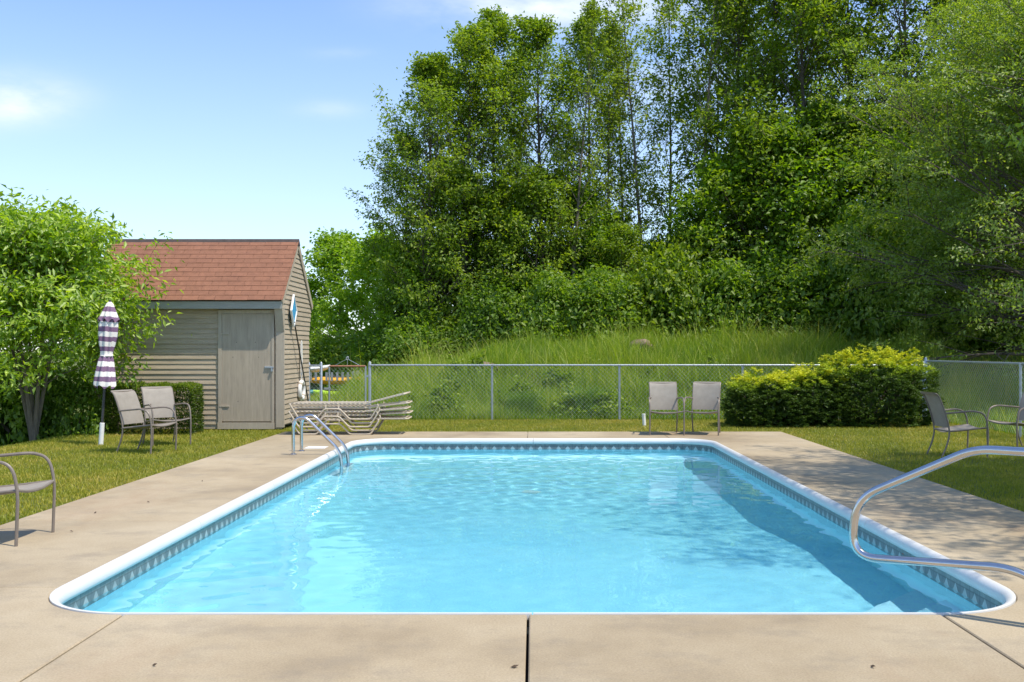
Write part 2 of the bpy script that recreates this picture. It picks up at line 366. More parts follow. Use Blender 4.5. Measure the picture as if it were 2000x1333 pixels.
# floor with a hopper
fx = np.linspace(X0+.02, X1-.02, 50); fy = np.linspace(Y0+.02, Y1-.02, 90)
FX, FY = np.meshgrid(fx, fy)
side = np.clip(np.minimum(FX-X0, X1-FX)/1.1, 0, 1); along = np.clip((FY-9.3)/2.8, 0, 1)*np.clip((Y1-.1-FY)/1.9, 0, 1)
FZ = -1.05-.60*np.minimum(side, along)
V = np.stack([FX, FY, FZ], -1).reshape(-1, 3); F = [(j*50+i, j*50+i+1, (j+1)*50+i+1, (j+1)*50+i) for j in range(89) for i in range(49)]
fl = mesh_obj('pool_floor', np_mesh('pool_floor', V, F), 'liner', pool, True, angle=180); fl.cycles.is_caustics_receiver = True
dn = MB(); dn.tube([(0, 13.3, -1.65), (0, 13.3, -1.625), (0, 13.3, -1.615)], [.13, .13, .10], 20); dn.build('main_drain', 'white', pool).cycles.is_caustics_receiver = True
# corner steps (near right corner): wedge treads with front edges across the corner
for d, z in ((1.4, -.85), (1.02, -.6), (.66, -.36)):
    b = MB(); k = d*math.sqrt(2)/1.0
    cx, cy = X1-.02, Y0+.02
    pts = [(cx-k, cy), (cx, cy), (cx, cy+k)]
    b.add([(x, y, z) for x, y in pts]+[(x, y, -1.1) for x, y in pts], [(0, 1, 2), (0, 2, 5, 3), (1, 0, 3, 4), (2, 1, 4, 5)])
    s_ = b.build('corner_step', 'step', pool, False); s_.cycles.is_caustics_receiver = True
# coping sections
prof = [(-.004, -.03), (-.002, .005), (.012, .007), (.026, .003), (.04, -.006), (.051, -.02), (.058, -.036), (.06, -.055), (.056, -.072), (.046, -.082), (.025, -.086)]
def coping(path_i):
    b = MB(); n = len(path_i); k = len(prof)
    outs = [rrect_pts[d] for d, z in prof]
    V = [(outs[q][i][0], outs[q][i][1], prof[q][1]) for i in path_i for q in range(k)]
    F = [(a*k+q, a*k+q+1, (a+1)*k+q+1, (a+1)*k+q) for a in range(n-1) for q in range(k-1)]
    F += [tuple(range(k)), tuple((n-1)*k+q for q in range(k))[::-1]]
    return b.add(V, F).build('coping_section', 'coping', pool, True, angle=55)
n1 = 15
def dense(d):                    # outline with straight runs cut at section seams
    P = rrect(d); out = []; marks = []
    for c in range(4):
        seg = P[c*n1:(c+1)*n1]; out += seg; marks += ['c']*n1
        a, b = P[(c+1)*n1-1], P[((c+1)*n1) % len(P)]
        m_ = 4 if c in (0, 2) else 2
        for q in range(1, m_):
            u = q/m_
            for e in (-.003, .003):
                L_ = math.dist(a, b); uu = u+e/L_
                out.append((a[0]+(b[0]-a[0])*uu, a[1]+(b[1]-a[1])*uu)); marks.append('s')
    return out, marks
rrect_pts = {}
for d, z in prof: rrect_pts[d], marks = dense(d)
npt = len(marks); cuts = []
i = 0
seams = []
for c in range(4):
    base = marks  # walk the list building sections
idx = 0; cur = []
order = list(range(npt))+[0]
for c in range(4):
    corner = list(range(idx, idx+n1)); coping(corner); idx += n1
    last = corner[-1]; cnt = 0
    while idx < npt and marks[idx] == 's':
        coping([last, idx]); last = idx+1; idx += 2
    coping([last, idx % npt])
# water surface, real ripples
wx = np.linspace(X0+.04, X1-.04, 220); wy = np.linspace(Y0+.04, Y1-.04, 420)
WX, WY = np.meshgrid(wx, wy); WZ = np.zeros_like(WX); rg = np.random.default_rng(4)
amp = .55+.45*np.sin(WX*.8+1)*np.sin(WY*.5+.5)+.6*np.exp(-((WX+.3)**2/5+(WY-13.6)**2/5))+.2*np.exp(-((WX-1.6)**2/1.5+(WY-9)**2/9))
for i in range(80):
    a = rg.uniform(0, 6.283); k = rg.uniform(3.5, 34); WZ += .0029/k*np.sin(k*(WX*np.cos(a)+WY*np.sin(a))+rg.uniform(0, 6.28))
rr = np.hypot(WX+.6, WY-13.8); WZ += .0009*np.exp(-rr/1.6)*np.sin(rr*17)/np.sqrt(rr+.25)
V = np.stack([WX, WY, -.165+WZ*amp], -1).reshape(-1, 3); F = [(j*220+i, j*220+i+1, (j+1)*220+i+1, (j+1)*220+i) for j in range(419) for i in range(219)]
wt = mesh_obj('water', np_mesh('water', V, F), 'water', None, True, angle=180); wt.cycles.is_caustics_caster = True; tag(wt, kind='structure')
# skimmer lid, return fitting
b = MB().box(-3.37, -3.07, 15.03, 15.33, .001, .008); b.build('skimmer_lid', 'white', pool)

# ------------------------------------------------------------------ deck slabs
deck = empty('deck', (0, 0, 0), 0, kind='structure')
def slab(poly, top=0.0, gap=.006):
    # poly: outline counter-clockwise; inset a little so joints show
    P = [Vector((x, y)) for x, y in poly]; n = len(P); Q = []
    for i in range(n):
        e1 = (P[i]-P[i-1]); e2 = (P[(i+1) % n]-P[i]); n1_ = Vector((-e1.y, e1.x)).normalized(); n2_ = Vector((-e2.y, e2.x)).normalized()
        m_ = (n1_+n2_); m_ = m_/max(m_.length_squared, .3)*2 if m_.length > 1e-6 else n1_
        Q.append((P[i]+m_*gap*.5, P[i]+m_*(gap*.5+.006)))
    V = [(q[0].x, q[0].y, top-.14) for q in Q]+[(q[0].x, q[0].y, top-.006) for q in Q]+[(q[1].x, q[1].y, top) for q in Q]
    F = [(i, (i+1) % n, n+(i+1) % n, n+i) for i in range(n)]+[(n+i, n+(i+1) % n, 2*n+(i+1) % n, 2*n+i) for i in range(n)]+[tuple(range(2*n, 3*n))]
    return MB().add(V, F).build('slab', 'concrete', deck, False)
def arc(cx, cy, a0, a1, n=12): return [(cx+RC*math.cos(R(a0+(a1-a0)*k/n)), cy+RC*math.sin(R(a0+(a1-a0)*k/n))) for k in range(n+1)]
JX = [X0+RC, 0.0, X1-RC]
# near apron
ya = -4.0
slab([(JX[0], ya), (JX[1]-.03, ya), (JX[1]-.03, Y0), (JX[0], Y0)], gap=.014); slab([(JX[1]-.03, ya), (JX[2], ya), (JX[2], Y0), (JX[1]-.03, Y0)], gap=.014)
slab([(DX0, ya), (JX[0], ya)]+arc(X0+RC, Y0+RC, 270, 180)+[(DX0, Y0+RC)], gap=.014)
slab([(JX[2], ya), (DX1, ya), (DX1, Y0+RC)]+arc(X1-RC, Y0+RC, 360, 270), gap=.014)
ys = [Y0+RC, 8.7, 11.2, 13.7, Y1-RC]
for a, b in zip(ys[:-1], ys[1:]):
    slab([(DX0, a), (X0, a), (X0, b), (DX0, b)], gap=.007); slab([(X1, a), (DX1, a), (DX1, b), (X1, b)], gap=.007)
slab([(DX0, Y1-RC), (X0, Y1-RC)]+arc(X0+RC, Y1-RC, 180, 90)+[(JX[0], DYF), (DX0, DYF)])
slab([(JX[2], Y1)]+arc(X1-RC, Y1-RC, 90, 0)[1:]+[(DX1, Y1-RC), (DX1, DYF), (JX[2], DYF)])
slab([(JX[0], Y1), (-.1, Y1), (-.1, DYF), (JX[0], DYF)]); slab([(-.1, Y1), (JX[2], Y1), (JX[2], DYF), (-.1, DYF)])
jb = MB().add([(DX0+.02, -4, -.11), (DX1-.02, -4, -.11), (DX1-.02, Y0, -.11), (DX0+.02, Y0, -.11)], [(0, 1, 2, 3)])
jb.add([(DX0+.02, Y0, -.11), (X0-.01, Y0, -.11), (X0-.01, DYF-.02, -.11), (DX0+.02, DYF-.02, -.11)], [(0, 1, 2, 3)])
jb.add([(X1+.01, Y0, -.11), (DX1-.02, Y0, -.11), (DX1-.02, DYF-.02, -.11), (X1+.01, DYF-.02, -.11)], [(0, 1, 2, 3)])
jb.add([(X0-.01, Y1+.01, -.11), (X1+.01, Y1+.01, -.11), (X1+.01, DYF-.02, -.11), (X0-.01, DYF-.02, -.11)], [(0, 1, 2, 3)])
jb.build('joint_bed', 'joint', deck, False)

# ------------------------------------------------------------------ ladder and handrail
lad = empty('pool_ladder', (-3.32, 14.4, 0), 0, 'stainless steel pool ladder arching over the white coping into the water', 'ladder')
for yy in (-.25, .25):
    b = MB(); b.tube(fillet([(0, yy, 0), (0, yy, .49), (.16, yy, .53), (.64, yy, .06), (.67, yy, -.15), (.67, yy, -1.0)], [.16, .1, .12, .05], 8), .0225, 12)
    o = b.build('handrail', 'steel', lad); o.cycles.is_caustics_receiver = True
    MB().tube([(0, yy, .0), (0, yy, .012), (0, yy, .022)], [.05, .05, .028], 16).build('base_plate', 'steel', lad)
for z in (-.19, -.48, -.77):
    MB().box(.61, .75, -.25, .25, z-.02, z+.02).build('tread', 'white', lad).cycles.is_caustics_receiver = True

A = Vector((1.89, 6.0, 0)); D = Vector((.78, -.62, 0)).normalized(); B = A+D*1.2
hr = empty('handrail', B, 0, 'thick stainless steel looped handrail over the corner steps of the pool', 'handrail')
def hp(s, z): p = A+D*s-B; return (p.x, p.y, z)
path = [hp(1.45, 0), hp(1.45, .91), hp(.66, .91), hp(.0, .58), hp(-.03, .235), hp(.86, .285), hp(1.05, .19), hp(1.05, 0)]
MB().tube(fillet(path, [.16, .10, .15, .16, .12, .08], 10), .0242, 16).build('rail_tube', 'steel', hr)
for s in (1.45, 1.05):
    p = hp(s, 0); MB().tube([p, (p[0], p[1], .012), (p[0], p[1], .024)], [.055, .055, .03], 16).build('base_plate', 'steel', hr)

# ------------------------------------------------------------------ sling chairs
def make_chair():
    root = empty('patio_chair')
    up = smooth_path([(0, .31, 0), (0, .235, .18), (0, .205, .36), (0, .26, .6), (0, .345, .82), (0, .40, .875)], 5)
    arm = [(0, .262, .6), (0, -.12, .635), (0, -.27, .60), (0, -.315, .40), (0, -.30, 0)]
    for sx in (-1, 1):
        MB().tube([Vector((sx*.235, p.y, p.z)) for p in up], .012, 8).build('rear_leg', 'frame', root)
        af = fillet(arm, [.05, .17, .12], 7); k = len(af)
        MB().tube([Vector((sx*(.235+.055*min(1, i/6)), p.y, p.z)) for i, p in enumerate(af)], .0125, 8).build('arm', 'frame', root)
        MB().tube([(sx*.235, .205, .355), (sx*.25, 0, .375), (sx*.285, -.305, .41)], .011, 8).build('side_rail', 'frame', root)
    MB().tube(smooth_path([(-.285, -.305, .41), (-.13, -.31, .385), (0, -.31, .378), (.13, -.31, .385), (.285, -.305, .41)], 3), .011, 8).build('front_bar', 'frame', root)
    MB().tube([(-.235, .205, .355), (.235, .205, .355)], .011, 8).build('rear_bar', 'frame', root)
    MB().tube([(-.235, .39, .865), (.235, .39, .865)], .012, 8).build('top_bar', 'frame', root)
    def sling(name, rows, sag):
        V = []; F = []; nx = 9
        for (y, z, hw) in rows:
            for i in range(nx):
                u = -1+2*i/(nx-1); s_ = sag*(1-u*u); V.append((u*hw, y+s_[0], z+s_[1]))
        m_ = len(rows)
        F = [(j*nx+i, j*nx+i+1, (j+1)*nx+i+1, (j+1)*nx+i) for j in range(m_-1) for i in range(nx-1)]
        b = len(V); V += [(x, y+sag_n[0], z+sag_n[1]) for x, y, z in V]
        F += [tuple(b+q for q in f)[::-1] for f in F]
        edge = [j*nx for j in range(m_)]; e2 = [j*nx+nx-1 for j in range(m_)]
        for e in (edge, e2): F += [(e[j], e[j+1], b+e[j+1], b+e[j]) for j in range(m_-1)]
        for r0 in (0, (m_-1)*nx): F += [(r0+i, r0+i+1, b+r0+i+1, b+r0+i) for i in range(nx-1)]
        return MB().add(V, F).build(name, 'sling', root, True, angle=50)
    sag_n = (0, -.006)
    sling('seat_sling', [(.20, .362, .23), (.1, .366, .235), (-.1, .384, .25), (-.25, .408, .272), (-.315, .42, .28)], np.array((0, -.03)))
    sag_n = (.006, 0)
    bk = [(p.y-.014, p.z, .232) for p in up if p.z > .37]
    bk.append((.405, .888, .232))
    sling('back_sling', bk, np.array((.02, 0)))
    return root
chair0 = make_chair(); used = []
def put_chair(x, y, front_dir, label, z=0.0, group='sling patio chairs around the pool'):
    o = chair0 if not used else copy_tree(chair0); used.append(o)
    o.location = (x, y, z); o.rotation_euler = (0, 0, math.atan2(front_dir[1], front_dir[0])+math.pi/2)
    return tag(o, label, 'chair', group)
put_chair(XP(1300, 17.6), 17.68, (-.02, -1), 'taupe sling patio chair on the far deck squarely facing the pool beside the white pipe')
put_chair(XP(1376, 17.65), 17.72, (-.32, -1), 'taupe sling patio chair turned slightly, next to the spreading evergreen bush')
put_chair(5.88, 14.25, (1, .05), 'dark shaded sling patio chair in profile on the lawn in front of the evergreen bush', -.02)
put_chair(7.22, 15.25, (-1, -.35), 'dark sling patio chair on the shaded lawn against the side chain link fence', -.02)
put_chair(-4.12, 7.85, (1, 0), 'sling patio chair straddling the lawn edge of the concrete deck, facing the water')
put_chair(-5.60, 14.78, (1, -.28), 'sling patio chair on the lawn right beside the closed striped umbrella', -.02)
put_chair(-5.74, 15.95, (.5, -.62), 'sling patio chair on the lawn directly in front of the clipped hedge', -.02)

# ------------------------------------------------------------------ strap loungers, stacked
def make_lounger():
    root = empty('strap_lounger'); L = 1.28; W = .31
    for sy in (-1, 1):
        MB().tube([(0, sy*W, .27), (L, sy*W, .27)], .013, 8).build('side_rail', 'lounger', root)
        y = sy*(W+.028)
        pts = [(.0, y, .275), (.02, y, .25), (.17, y, .014), (.46, y, .014), (.60, y, .19), (.86, y, .19), (1.03, y, .014), (1.38, y, .014), (1.52, y, .24), (1.5, y, .275)]
        MB().tube(fillet(pts, .045, 5), .013, 8).build('leg_loop', 'lounger', root)
        for x in (.62, .84): MB().tube([(x, y, .19), (x, sy*W, .27)], .009, 6).build('brace', 'lounger', root)
        MB().tube([(0, sy*W, .27), (0, y, .275)], .011, 6).build('bracket', 'lounger', root)
    for x in (.0, L): MB().tube([(x, -W, .27), (x, W, .27)], .012, 8).build('cross_bar', 'lounger', root)
    st = MB().box(-.019, .019, -W-.016, W+.016, -.0025, .0025)
    me = None
    for k in range(17):
        x = .05+k*(L-.09)/16
        if me is None: o = st.build('strap', 'strap', root, False); me = o.data
        else: o = mesh_obj('strap', me, None, root, False)
        o.location = (x, 0, .286)
    return root, me
def add_back(root, me, tilt):
    W = .31; Lb = .72
    bk = MB()
    bk.tube(fillet([(0, -W+.03, 0), (Lb, -W+.03, 0), (Lb, W-.03, 0), (0, W-.03, 0)], .08, 6), .013, 8)
    b = bk.build('backrest', 'lounger', root); b.location = (1.29, 0, .275); b.rotation_euler = (0, -tilt, 0)
    for k in range(12):
        o = mesh_obj('strap', me, None, b, False); o.location = (.05+k*.055, 0, .015); o.scale = (1, .9, 1)
lab = ['lowest tan strap lounger of the stack, resting on the concrete deck', 'second lowest tan strap lounger of the stack by the shed',
       'tan strap lounger third up in the stack by the shed', 'tan strap lounger directly under the topmost one in the stack', 'topmost tan strap lounger of the stack with its backrest raised']
proto, sme = make_lounger(); protos = [proto]+[copy_tree(proto) for _ in range(4)]
LX = XP(567, 17.5)
for k, o in enumerate(protos):
    o.location = (LX+(.0, .02, -.012, .014, -.004)[k], 17.79+(.0, .016, -.012, .008, .0)[k], k*.064); o.rotation_euler = (0, 0, (.0, .012, -.010, .008, -.004)[k])
    add_back(o, sme, (0.0, .05, .07, .11, .25)[k]); tag(o, lab[k], 'lounger', 'strap loungers stacked beside the shed')

# ------------------------------------------------------------------ shed
SXL, SXR, SY, SYB = -8.12, -4.60, 18.83, 20.94
shed = empty('shed', ((SXL+SXR)/2, SY, 0), 0, 'weathered beige clapboard shed with a red shingle roof and plywood door', 'shed')
OX, OY = (SXL+SXR)/2, SY
def sb(b, name, mat, parent=None, smooth=False):
    b.v = [(x-OX, y-OY, z) for x, y, z in b.v]; return b.build(name, mat, parent or shed, smooth)
YE, ZE, ZR, YR, ZK = 18.62, 2.345, 3.53, 19.885, 1.78
YE2 = 2*YR-YE
gable = [(SY+.02, .06), (SY+.02, ZK), (YE+.03, 2.2), (YE+.03, ZE-.03), (YR, ZR-.06), (YE2-.03, ZE-.03), (YE2-.03, 2.2), (SYB-.02, ZK), (SYB-.02, .06)]
def ysp(z):                     # gable extent at a height
    if z <= ZK: a = SY
    elif z <= 2.2: a = SY+(YE+.03-SY)*(z-ZK)/(2.2-ZK)
    elif z <= ZE-.03: a = YE+.03
    else: a = YE+.03+(YR-YE-.03)*(z-ZE+.03)/(ZR-.06-ZE+.03)
    return min(a, YR-.02), max(2*YR-a, YR+.02)
for x in (SXR-.03, SXL):         # gable backing panels
    b = MB(); n = len(gable); b.add([(x, y, z) for y, z in gable]+[(x+.03, y, z) for y, z in gable], [tuple(range(n))[::-1], tuple(range(n, 2*n))]+[(i, (i+1) % n, n+(i+1) % n, n+i) for i in range(n)])
    sb(b, 'gable_panel', 'siding')
sb(MB().box(SXL+.03, SXR-.03, SY+.02, SY+.06, .06, 2.25), 'front_panel', 'siding')
sb(MB().box(SXL+.03, SXR-.03, SYB-.06, SYB-.02, .06, 2.25), 'back_panel', 'siding')
sb(MB().box(SXL+.02, SXR-.02, SY-.005, SY+.015, .0, .09), 'sill_board', 'trim')
DL, DR, DB, DT = XP(435, SY), XP(531, SY), .14, 2.11
EXP = .0925; z = .085
fme = {}
while z < 2.2:
    for xa, xb in ((SXL+.06, DL-.075), (DR+.055, SXR-.13)):
        jj = .003*math.sin(z*91); b = MB(); t0, t1 = SY-.004, SY+.012; bt = SY-.021+jj
        b.add([(xa, bt, z), (xb, bt, z), (xb, SY+.018, z), (xa, SY+.018, z), (xa, t0, z+EXP+.012), (xb, t0, z+EXP+.012), (xb, SY+.018, z+EXP+.012), (xa, SY+.018, z+EXP+.012)],
              [(0, 3, 2, 1), (4, 5, 6, 7), (0, 1, 5, 4), (1, 2, 6, 5), (2, 3, 7, 6), (3, 0, 4, 7)])
        sb(b, 'siding_board', 'siding')
    z += EXP
z = .085
while z < 3.40:
    za, zb = z, min(z+EXP+.012, 3.44); (a0, a1), (b0, b1) = ysp(za), ysp(zb)
    for X, s in ((SXR, 1),):
        b = MB(); o0, o1 = X+.02*s, X+.004*s
        b.add([(o0, a0+.004, za), (o0, a1-.004, za), (X-.005, a1-.004, za), (X-.005, a0+.004, za), (o1, b0+.004, zb), (o1, b1-.004, zb), (X-.005, b1-.004, zb), (X-.005, b0+.004, zb)],
              [(0, 1, 2, 3), (4, 7, 6, 5), (0, 4, 5, 1), (1, 5, 6, 2), (2, 6, 7, 3), (3, 7, 4, 0)])
        sb(b, 'siding_board', 'siding_gable')
    z += EXP
for xa, xb in ((SXR-.125, SXR+.024), (SXL-.03, SXL+.055)):
    sb(MB().box(xa, xb, SY-.045, SY-.0, .03, ZK), 'corner_post', 'trim')
    b = MB(); b.add([(xa, SY-.045, ZK+.002), (xb, SY-.045, ZK+.002), (xb, YE+.025, 2.2), (xa, YE+.025, 2.2), (xa, SY+.01, ZK+.002), (xb, SY+.01, ZK+.002), (xb, SY+.01, 2.2), (xa, SY+.01, 2.2)],
                    [(0, 1, 2, 3), (4, 7, 6, 5), (0, 4, 5, 1), (1, 5, 6, 2), (2, 6, 7, 3), (3, 7, 4, 0)])
    sb(b, 'eave_bracket', 'trim')
sb(MB().box(SXL-.05, SXR+.03, YE-.01, YE+.022, 2.2, ZE-.012), 'fascia', 'fascia')
sb(MB().box(SXL-.03, SXR+.02, YE+.022, SY+.02, 2.203, 2.225), 'soffit', 'trim')
# door
dr = sb(MB().box(DL, DR, SY-.035, SY+.005, DB, DT), 'door', 'door')
for q in ((DL-.07, DL-.004, DB-.02, DT+.075), (DR+.004, DR+.05, DB-.02, DT+.075)): sb(MB().box(q[0], q[1], SY-.045, SY+.01, q[2], q[3]), 'door_frame', 'trim')
sb(MB().box(DL-.003, DR+.003, SY-.045, SY+.01, DT+.006, DT+.075), 'door_frame', 'trim')
sb(MB().box(DL-.08, DR+.055, SY-.055, SY+.01, .0, DB-.022), 'kick_board', 'trim')
zl = ZP(718, SY)
b = MB(); b.box(DR-.12, DR+.03, SY-.048, SY-.036, zl-.018, zl+.018); b.tube([(DR-.11, SY-.055, zl), (DR+.05, SY-.055, zl)], .008, 8); b.box(DR-.0, DR+.03, SY-.075, SY-.045, zl-.075, zl-.02); sb(b, 'latch', 'galv', dr)
for zh in (.42, 1.75): sb(MB().box(DL-.05, DL+.13, SY-.05, SY-.0355, zh-.014, zh+.014), 'hinge', 'trim', dr)
for px, py in ((463, 669), (500, 669), (456, 698), (506, 698), (466, 784)):
    xx, z_ = XP(px, SY), ZP(py, SY); sb(MB().tube([(xx, SY-.0385, z_), (xx, SY-.034, z_)], .007, 8), 'bolt_hole', 'dark', dr)
# roof
roof = None
sl = math.hypot(YR-YE, ZR-ZE); ang = math.atan2(ZR-ZE, YR-YE)
def slope_pt(u, h): return (YE-.02+math.cos(ang)*u-math.sin(ang)*h, ZE+math.sin(ang)*u+math.cos(ang)*h)
b = MB(); prof2 = [slope_pt(0, 0), slope_pt(0, .02), (YR, ZR+.04), (2*YR-slope_pt(0, .02)[0], slope_pt(0, .02)[1]), (2*YR-slope_pt(0, 0)[0], slope_pt(0, 0)[1]), (YR, ZR+.015)]
n = 6; b.add([(SXL-.06, y, z) for y, z in prof2]+[(SXR+.035, y, z) for y, z in prof2], [(0, 1, 2, 5), (5, 2, 3, 4), (6, 11, 8, 7), (11, 10, 9, 8)]+[(i, (i+1) % n, n+(i+1) % n, n+i) for i in range(n)])
roof = sb(b, 'roof', 'ridge')
rows = 13; ex = (sl+.02)/rows; sw = .30; smesh = None; rs = random.Random(3)
for r_ in range(rows):
    off = (r_ % 2)*.15; x = SXL-.07-off
    while x < SXR+.035:
        xa, xb = max(x, SXL-.07), min(x+sw, SXR+.055)
        if xb-xa > .04:
            y0, z0 = slope_pt(r_*ex-.012, .031); y1, z1 = slope_pt((r_+1)*ex+.03, .0235)
            dy, dz = -math.sin(ang)*.008, math.cos(ang)*.008; j = rs.uniform(-.002, .003)
            b = MB(); b.add([(xa+.003, y0, z0-dz+j), (xb-.003, y0, z0-dz+j), (xb-.003, y1, z1-dz), (xa+.003, y1, z1-dz), (xa+.003, y0+dy, z0+j), (xb-.003, y0+dy, z0+j), (xb-.003, y1+dy, z1), (xa+.003, y1+dy, z1)],
                            [(0, 3, 2, 1), (4, 5, 6, 7), (0, 1, 5, 4), (1, 2, 6, 5), (2, 3, 7, 6), (3, 0, 4, 7)])
            sb(b, 'shingle', 'shingle', roof)
        x += sw
b = MB(); b.add([(SXL-.08, YR-.10, ZR-.045), (SXL-.08, YR, ZR+.075), (SXL-.08, YR+.10, ZR-.045), (SXR+.05, YR-.10, ZR-.045), (SXR+.05, YR, ZR+.075), (SXR+.05, YR+.10, ZR-.045)],
                [(0, 1, 4, 3), (1, 2, 5, 4), (0, 2, 1), (3, 4, 5), (0, 3, 5, 2)])
sb(b, 'ridge_cap', 'ridge', roof)
for sgn in (1, -1):             # rake boards
    pts = [slope_pt(-.01, .024), slope_pt(-.01, -.09), slope_pt(sl+.02, -.09), slope_pt(sl+.02, .024)]
    if sgn < 0: pts = [(2*YR-y, z) for y, z in pts]
    b = MB(); b.add([(SXR+.0205, y, z) for y, z in pts]+[(SXR+.042, y, z) for y, z in pts], [(0, 3, 2, 1), (4, 5, 6, 7)]+[(i, (i+1) % 4, 4+(i+1) % 4, 4+i) for i in range(4)])
    sb(b, 'rake_board', 'trim', roof)

# life ring, leaf skimmer on the gable wall
GXW = SXR+.03
yr, zr = -4.6*2000/(583-1042), .66
ring = empty('life_ring', (GXW+.03, yr, zr), 0, 'round white life ring hanging on the gable wall of the shed', 'life ring')
cp = [(0, .165*math.cos(a), .165*math.sin(a)) for a in np.linspace(0, 2*math.pi, 32, endpoint=False)]
MB().tube(cp, .042, 12, closed=True).build('float_ring', 'white', ring)
for a in (45, 135, 225, 315):
    c_ = Vector((0, .165*math.cos(R(a)), .165*math.sin(R(a)))); d_ = Vector((0, -math.sin(R(a)), math.cos(R(a))))
    MB().tube([c_-d_*.02, c_+d_*.02], .045, 12).build('band', 'trim', ring)
MB().tube(smooth_path([(0, 0, .17), (.01, -.03, .45), (0, .01, .8), (.0, .0, .98)], 5), .012, 6).build('rope', 'white', ring)
MB().box(-.012, .012, -.035, .035, .3, .95).build('hanging_board', 'white', ring)
sk = empty('leaf_skimmer', (GXW+.02, 20.7, .05), 0, 'blue leaf skimmer net with white rim on a long dark pole against the shed', 'skimmer')
pa, pb = Vector((.06, 0, 0)), Vector((.035, 19.33-20.7, 1.93))
MB().tube([pa, pb], .014, 8).build('pole', 'pole', sk)
q = [(.03, -.0, .31), (.03, .21, .02), (.03, .0, -.27), (.03, -.21, .02)]
fr_ = [(x, y+(19.3-20.7), z+2.12) for x, y, z in q]
MB().tube(fr_, .022, 8, closed=True).build('rim', 'white', sk)
MB().add([(x+s, y, z) for s in (-.006, .006) for x, y, z in fr_], [(0, 1, 2, 3), (7, 6, 5, 4)]+[(i, 4+i, 4+(i+1) % 4, (i+1) % 4) for i in range(4)]).build('net', 'bluenet', sk, False)

# ------------------------------------------------------------------ umbrella
ux, uy = XP(197, 15.9), 15.9
um = empty('closed_umbrella', (ux, uy, -.02), 0, 'closed purple and white striped umbrella standing in a white ground sleeve on the lawn', 'umbrella')
um.rotation_euler = (R(-1), R(3.2), 0)
MB().tube([(0, 0, -.05), (0, 0, .335), (0, 0, .34)], [.036, .036, .03], 16).build('ground_sleeve', 'white', um)
MB().tube([(0, 0, .3), (0, 0, 2.24)], .019, 12).build('pole', 'pole', um)
def pleated(prof, n, amp, name, ph=0.0):
    V = []; F = []; m_ = len(prof); K = n*6
    for j, (r, z) in enumerate(prof):
        for i in range(K):
            a = 2*math.pi*i/K; k = 1+amp*math.cos(n*a+ph+.8*math.sin(3*z))+.10*math.sin(2*a+4*z); V.append((r*k*math.cos(a), r*k*math.sin(a), z+.03*math.cos(n*a+ph)*(j == 0)))
    F = [(j*K+i, j*K+(i+1) % K, (j+1)*K+(i+1) % K, (j+1)*K+i) for j in range(m_-1) for i in range(K)]
    return MB().add(V, F).build(name, 'canopy', um, True, angle=70)
pleated([(.165, .90), (.158, 1.0), (.14, 1.12), (.118, 1.24), (.10, 1.33), (.078, 1.39), (.084, 1.44), (.105, 1.56), (.12, 1.7), (.122, 1.84), (.11, 1.96), (.09, 2.02)], 8, .16, 'canopy')
pleated([(.145, 1.93), (.125, 1.99), (.085, 2.1), (.05, 2.19), (.02, 2.225)], 8, .10, 'vent_cap', .5)
MB().tube([(.088*math.cos(a), .088*math.sin(a), 1.39+.01*math.sin(a)) for a in np.linspace(0, 6.283, 20, endpoint=False)], .012, 6, closed=True).build('tie_strap', 'canopy', um)
MB().tube([(0, 0, 2.22), (0, 0, 2.27)], [.016, .008], 8).build('finial', 'pole', um)

# ------------------------------------------------------------------ fences
def chain(L, H, p=.085, ext=.03):
    b = MB(); r = .0017
    for s in (1, -1):
        c = -H if s > 0 else 0.0
        while c < (L if s > 0 else L+H):
            # line x = c + s*z
            z0, z1 = 0.03, H+ext
            lo, hi = (max(z0, -c), min(z1, L-c)) if s > 0 else (max(z0, c-L), min(z1, c))
            if hi-lo > .02:
                b.tube([(c+s*lo, s*.003, lo), (c+s*hi, s*.003, hi)], r, 3, caps=False)
            c += p
    return b
def fence_run(name, xs, y, H, label, axis_='x', rail=True):
    root = empty(name, (xs[0], y, 0) if axis_ == 'x' else (y, xs[0], 0), 0 if axis_ == 'x' else math.pi/2, label, 'fence')
    L = xs[-1]-xs[0]
    MB().tube([(0, 0, H), (L, 0, H)], .019, 10).build('top_rail', 'galv', root)
    for i, x in enumerate(xs):
        e = i in (0, len(xs)-1)
        MB().tube([(x-xs[0], .02, -.3), (x-xs[0], .02, H+(.05 if e else -.0)), (x-xs[0], .02, H+(.08 if e else .005))], [.03 if e else .024]*2+[.012], 10).build('post', 'galv', root)
        if not e: MB().tube([(x-xs[0], .02, H-.05), (x-xs[0], .02, H-.03)], .03, 10).build('post_collar', 'galv', root)
    for a, b_ in zip(xs[:-1], xs[1:]):
        o = chain(b_-a, H).build('chain_mesh', 'wire', root, False); o.location = (a-xs[0], -.022, 0)
    return root
FY_ = 21.5
fx_ = [XP(722, FY_), XP(961, FY_), XP(1210, FY_), XP(1451, FY_), 6.4, 8.2]
fence_run('chain_link_fence', fx_, FY_, 1.13, 'galvanised chain link fence along the foot of the grassy bank')
fence_run('chain_link_fence', [11.2, 14.2, 17.2, 21.35], 8.2, 1.22, 'galvanised chain link fence along the side lawn by the shaded chairs', 'y')
fence_run('chain_link_fence', [-4.72, XP(627, FY_)], FY_, 1.12, 'short chain link fence piece between the shed and the gate')
gx0, gx1 = XP(643, FY_), XP(714, FY_)
gate = empty('gate', (gx0, FY_, 0), 0, 'chain link gate with rusty top bar and wire scroll beside the loungers', 'gate')
W_ = gx1-gx0
for x in (0, W_): MB().tube([(x, 0, .06), (x, 0, 1.11)], .019, 10).build('frame_upright', 'galv', gate)
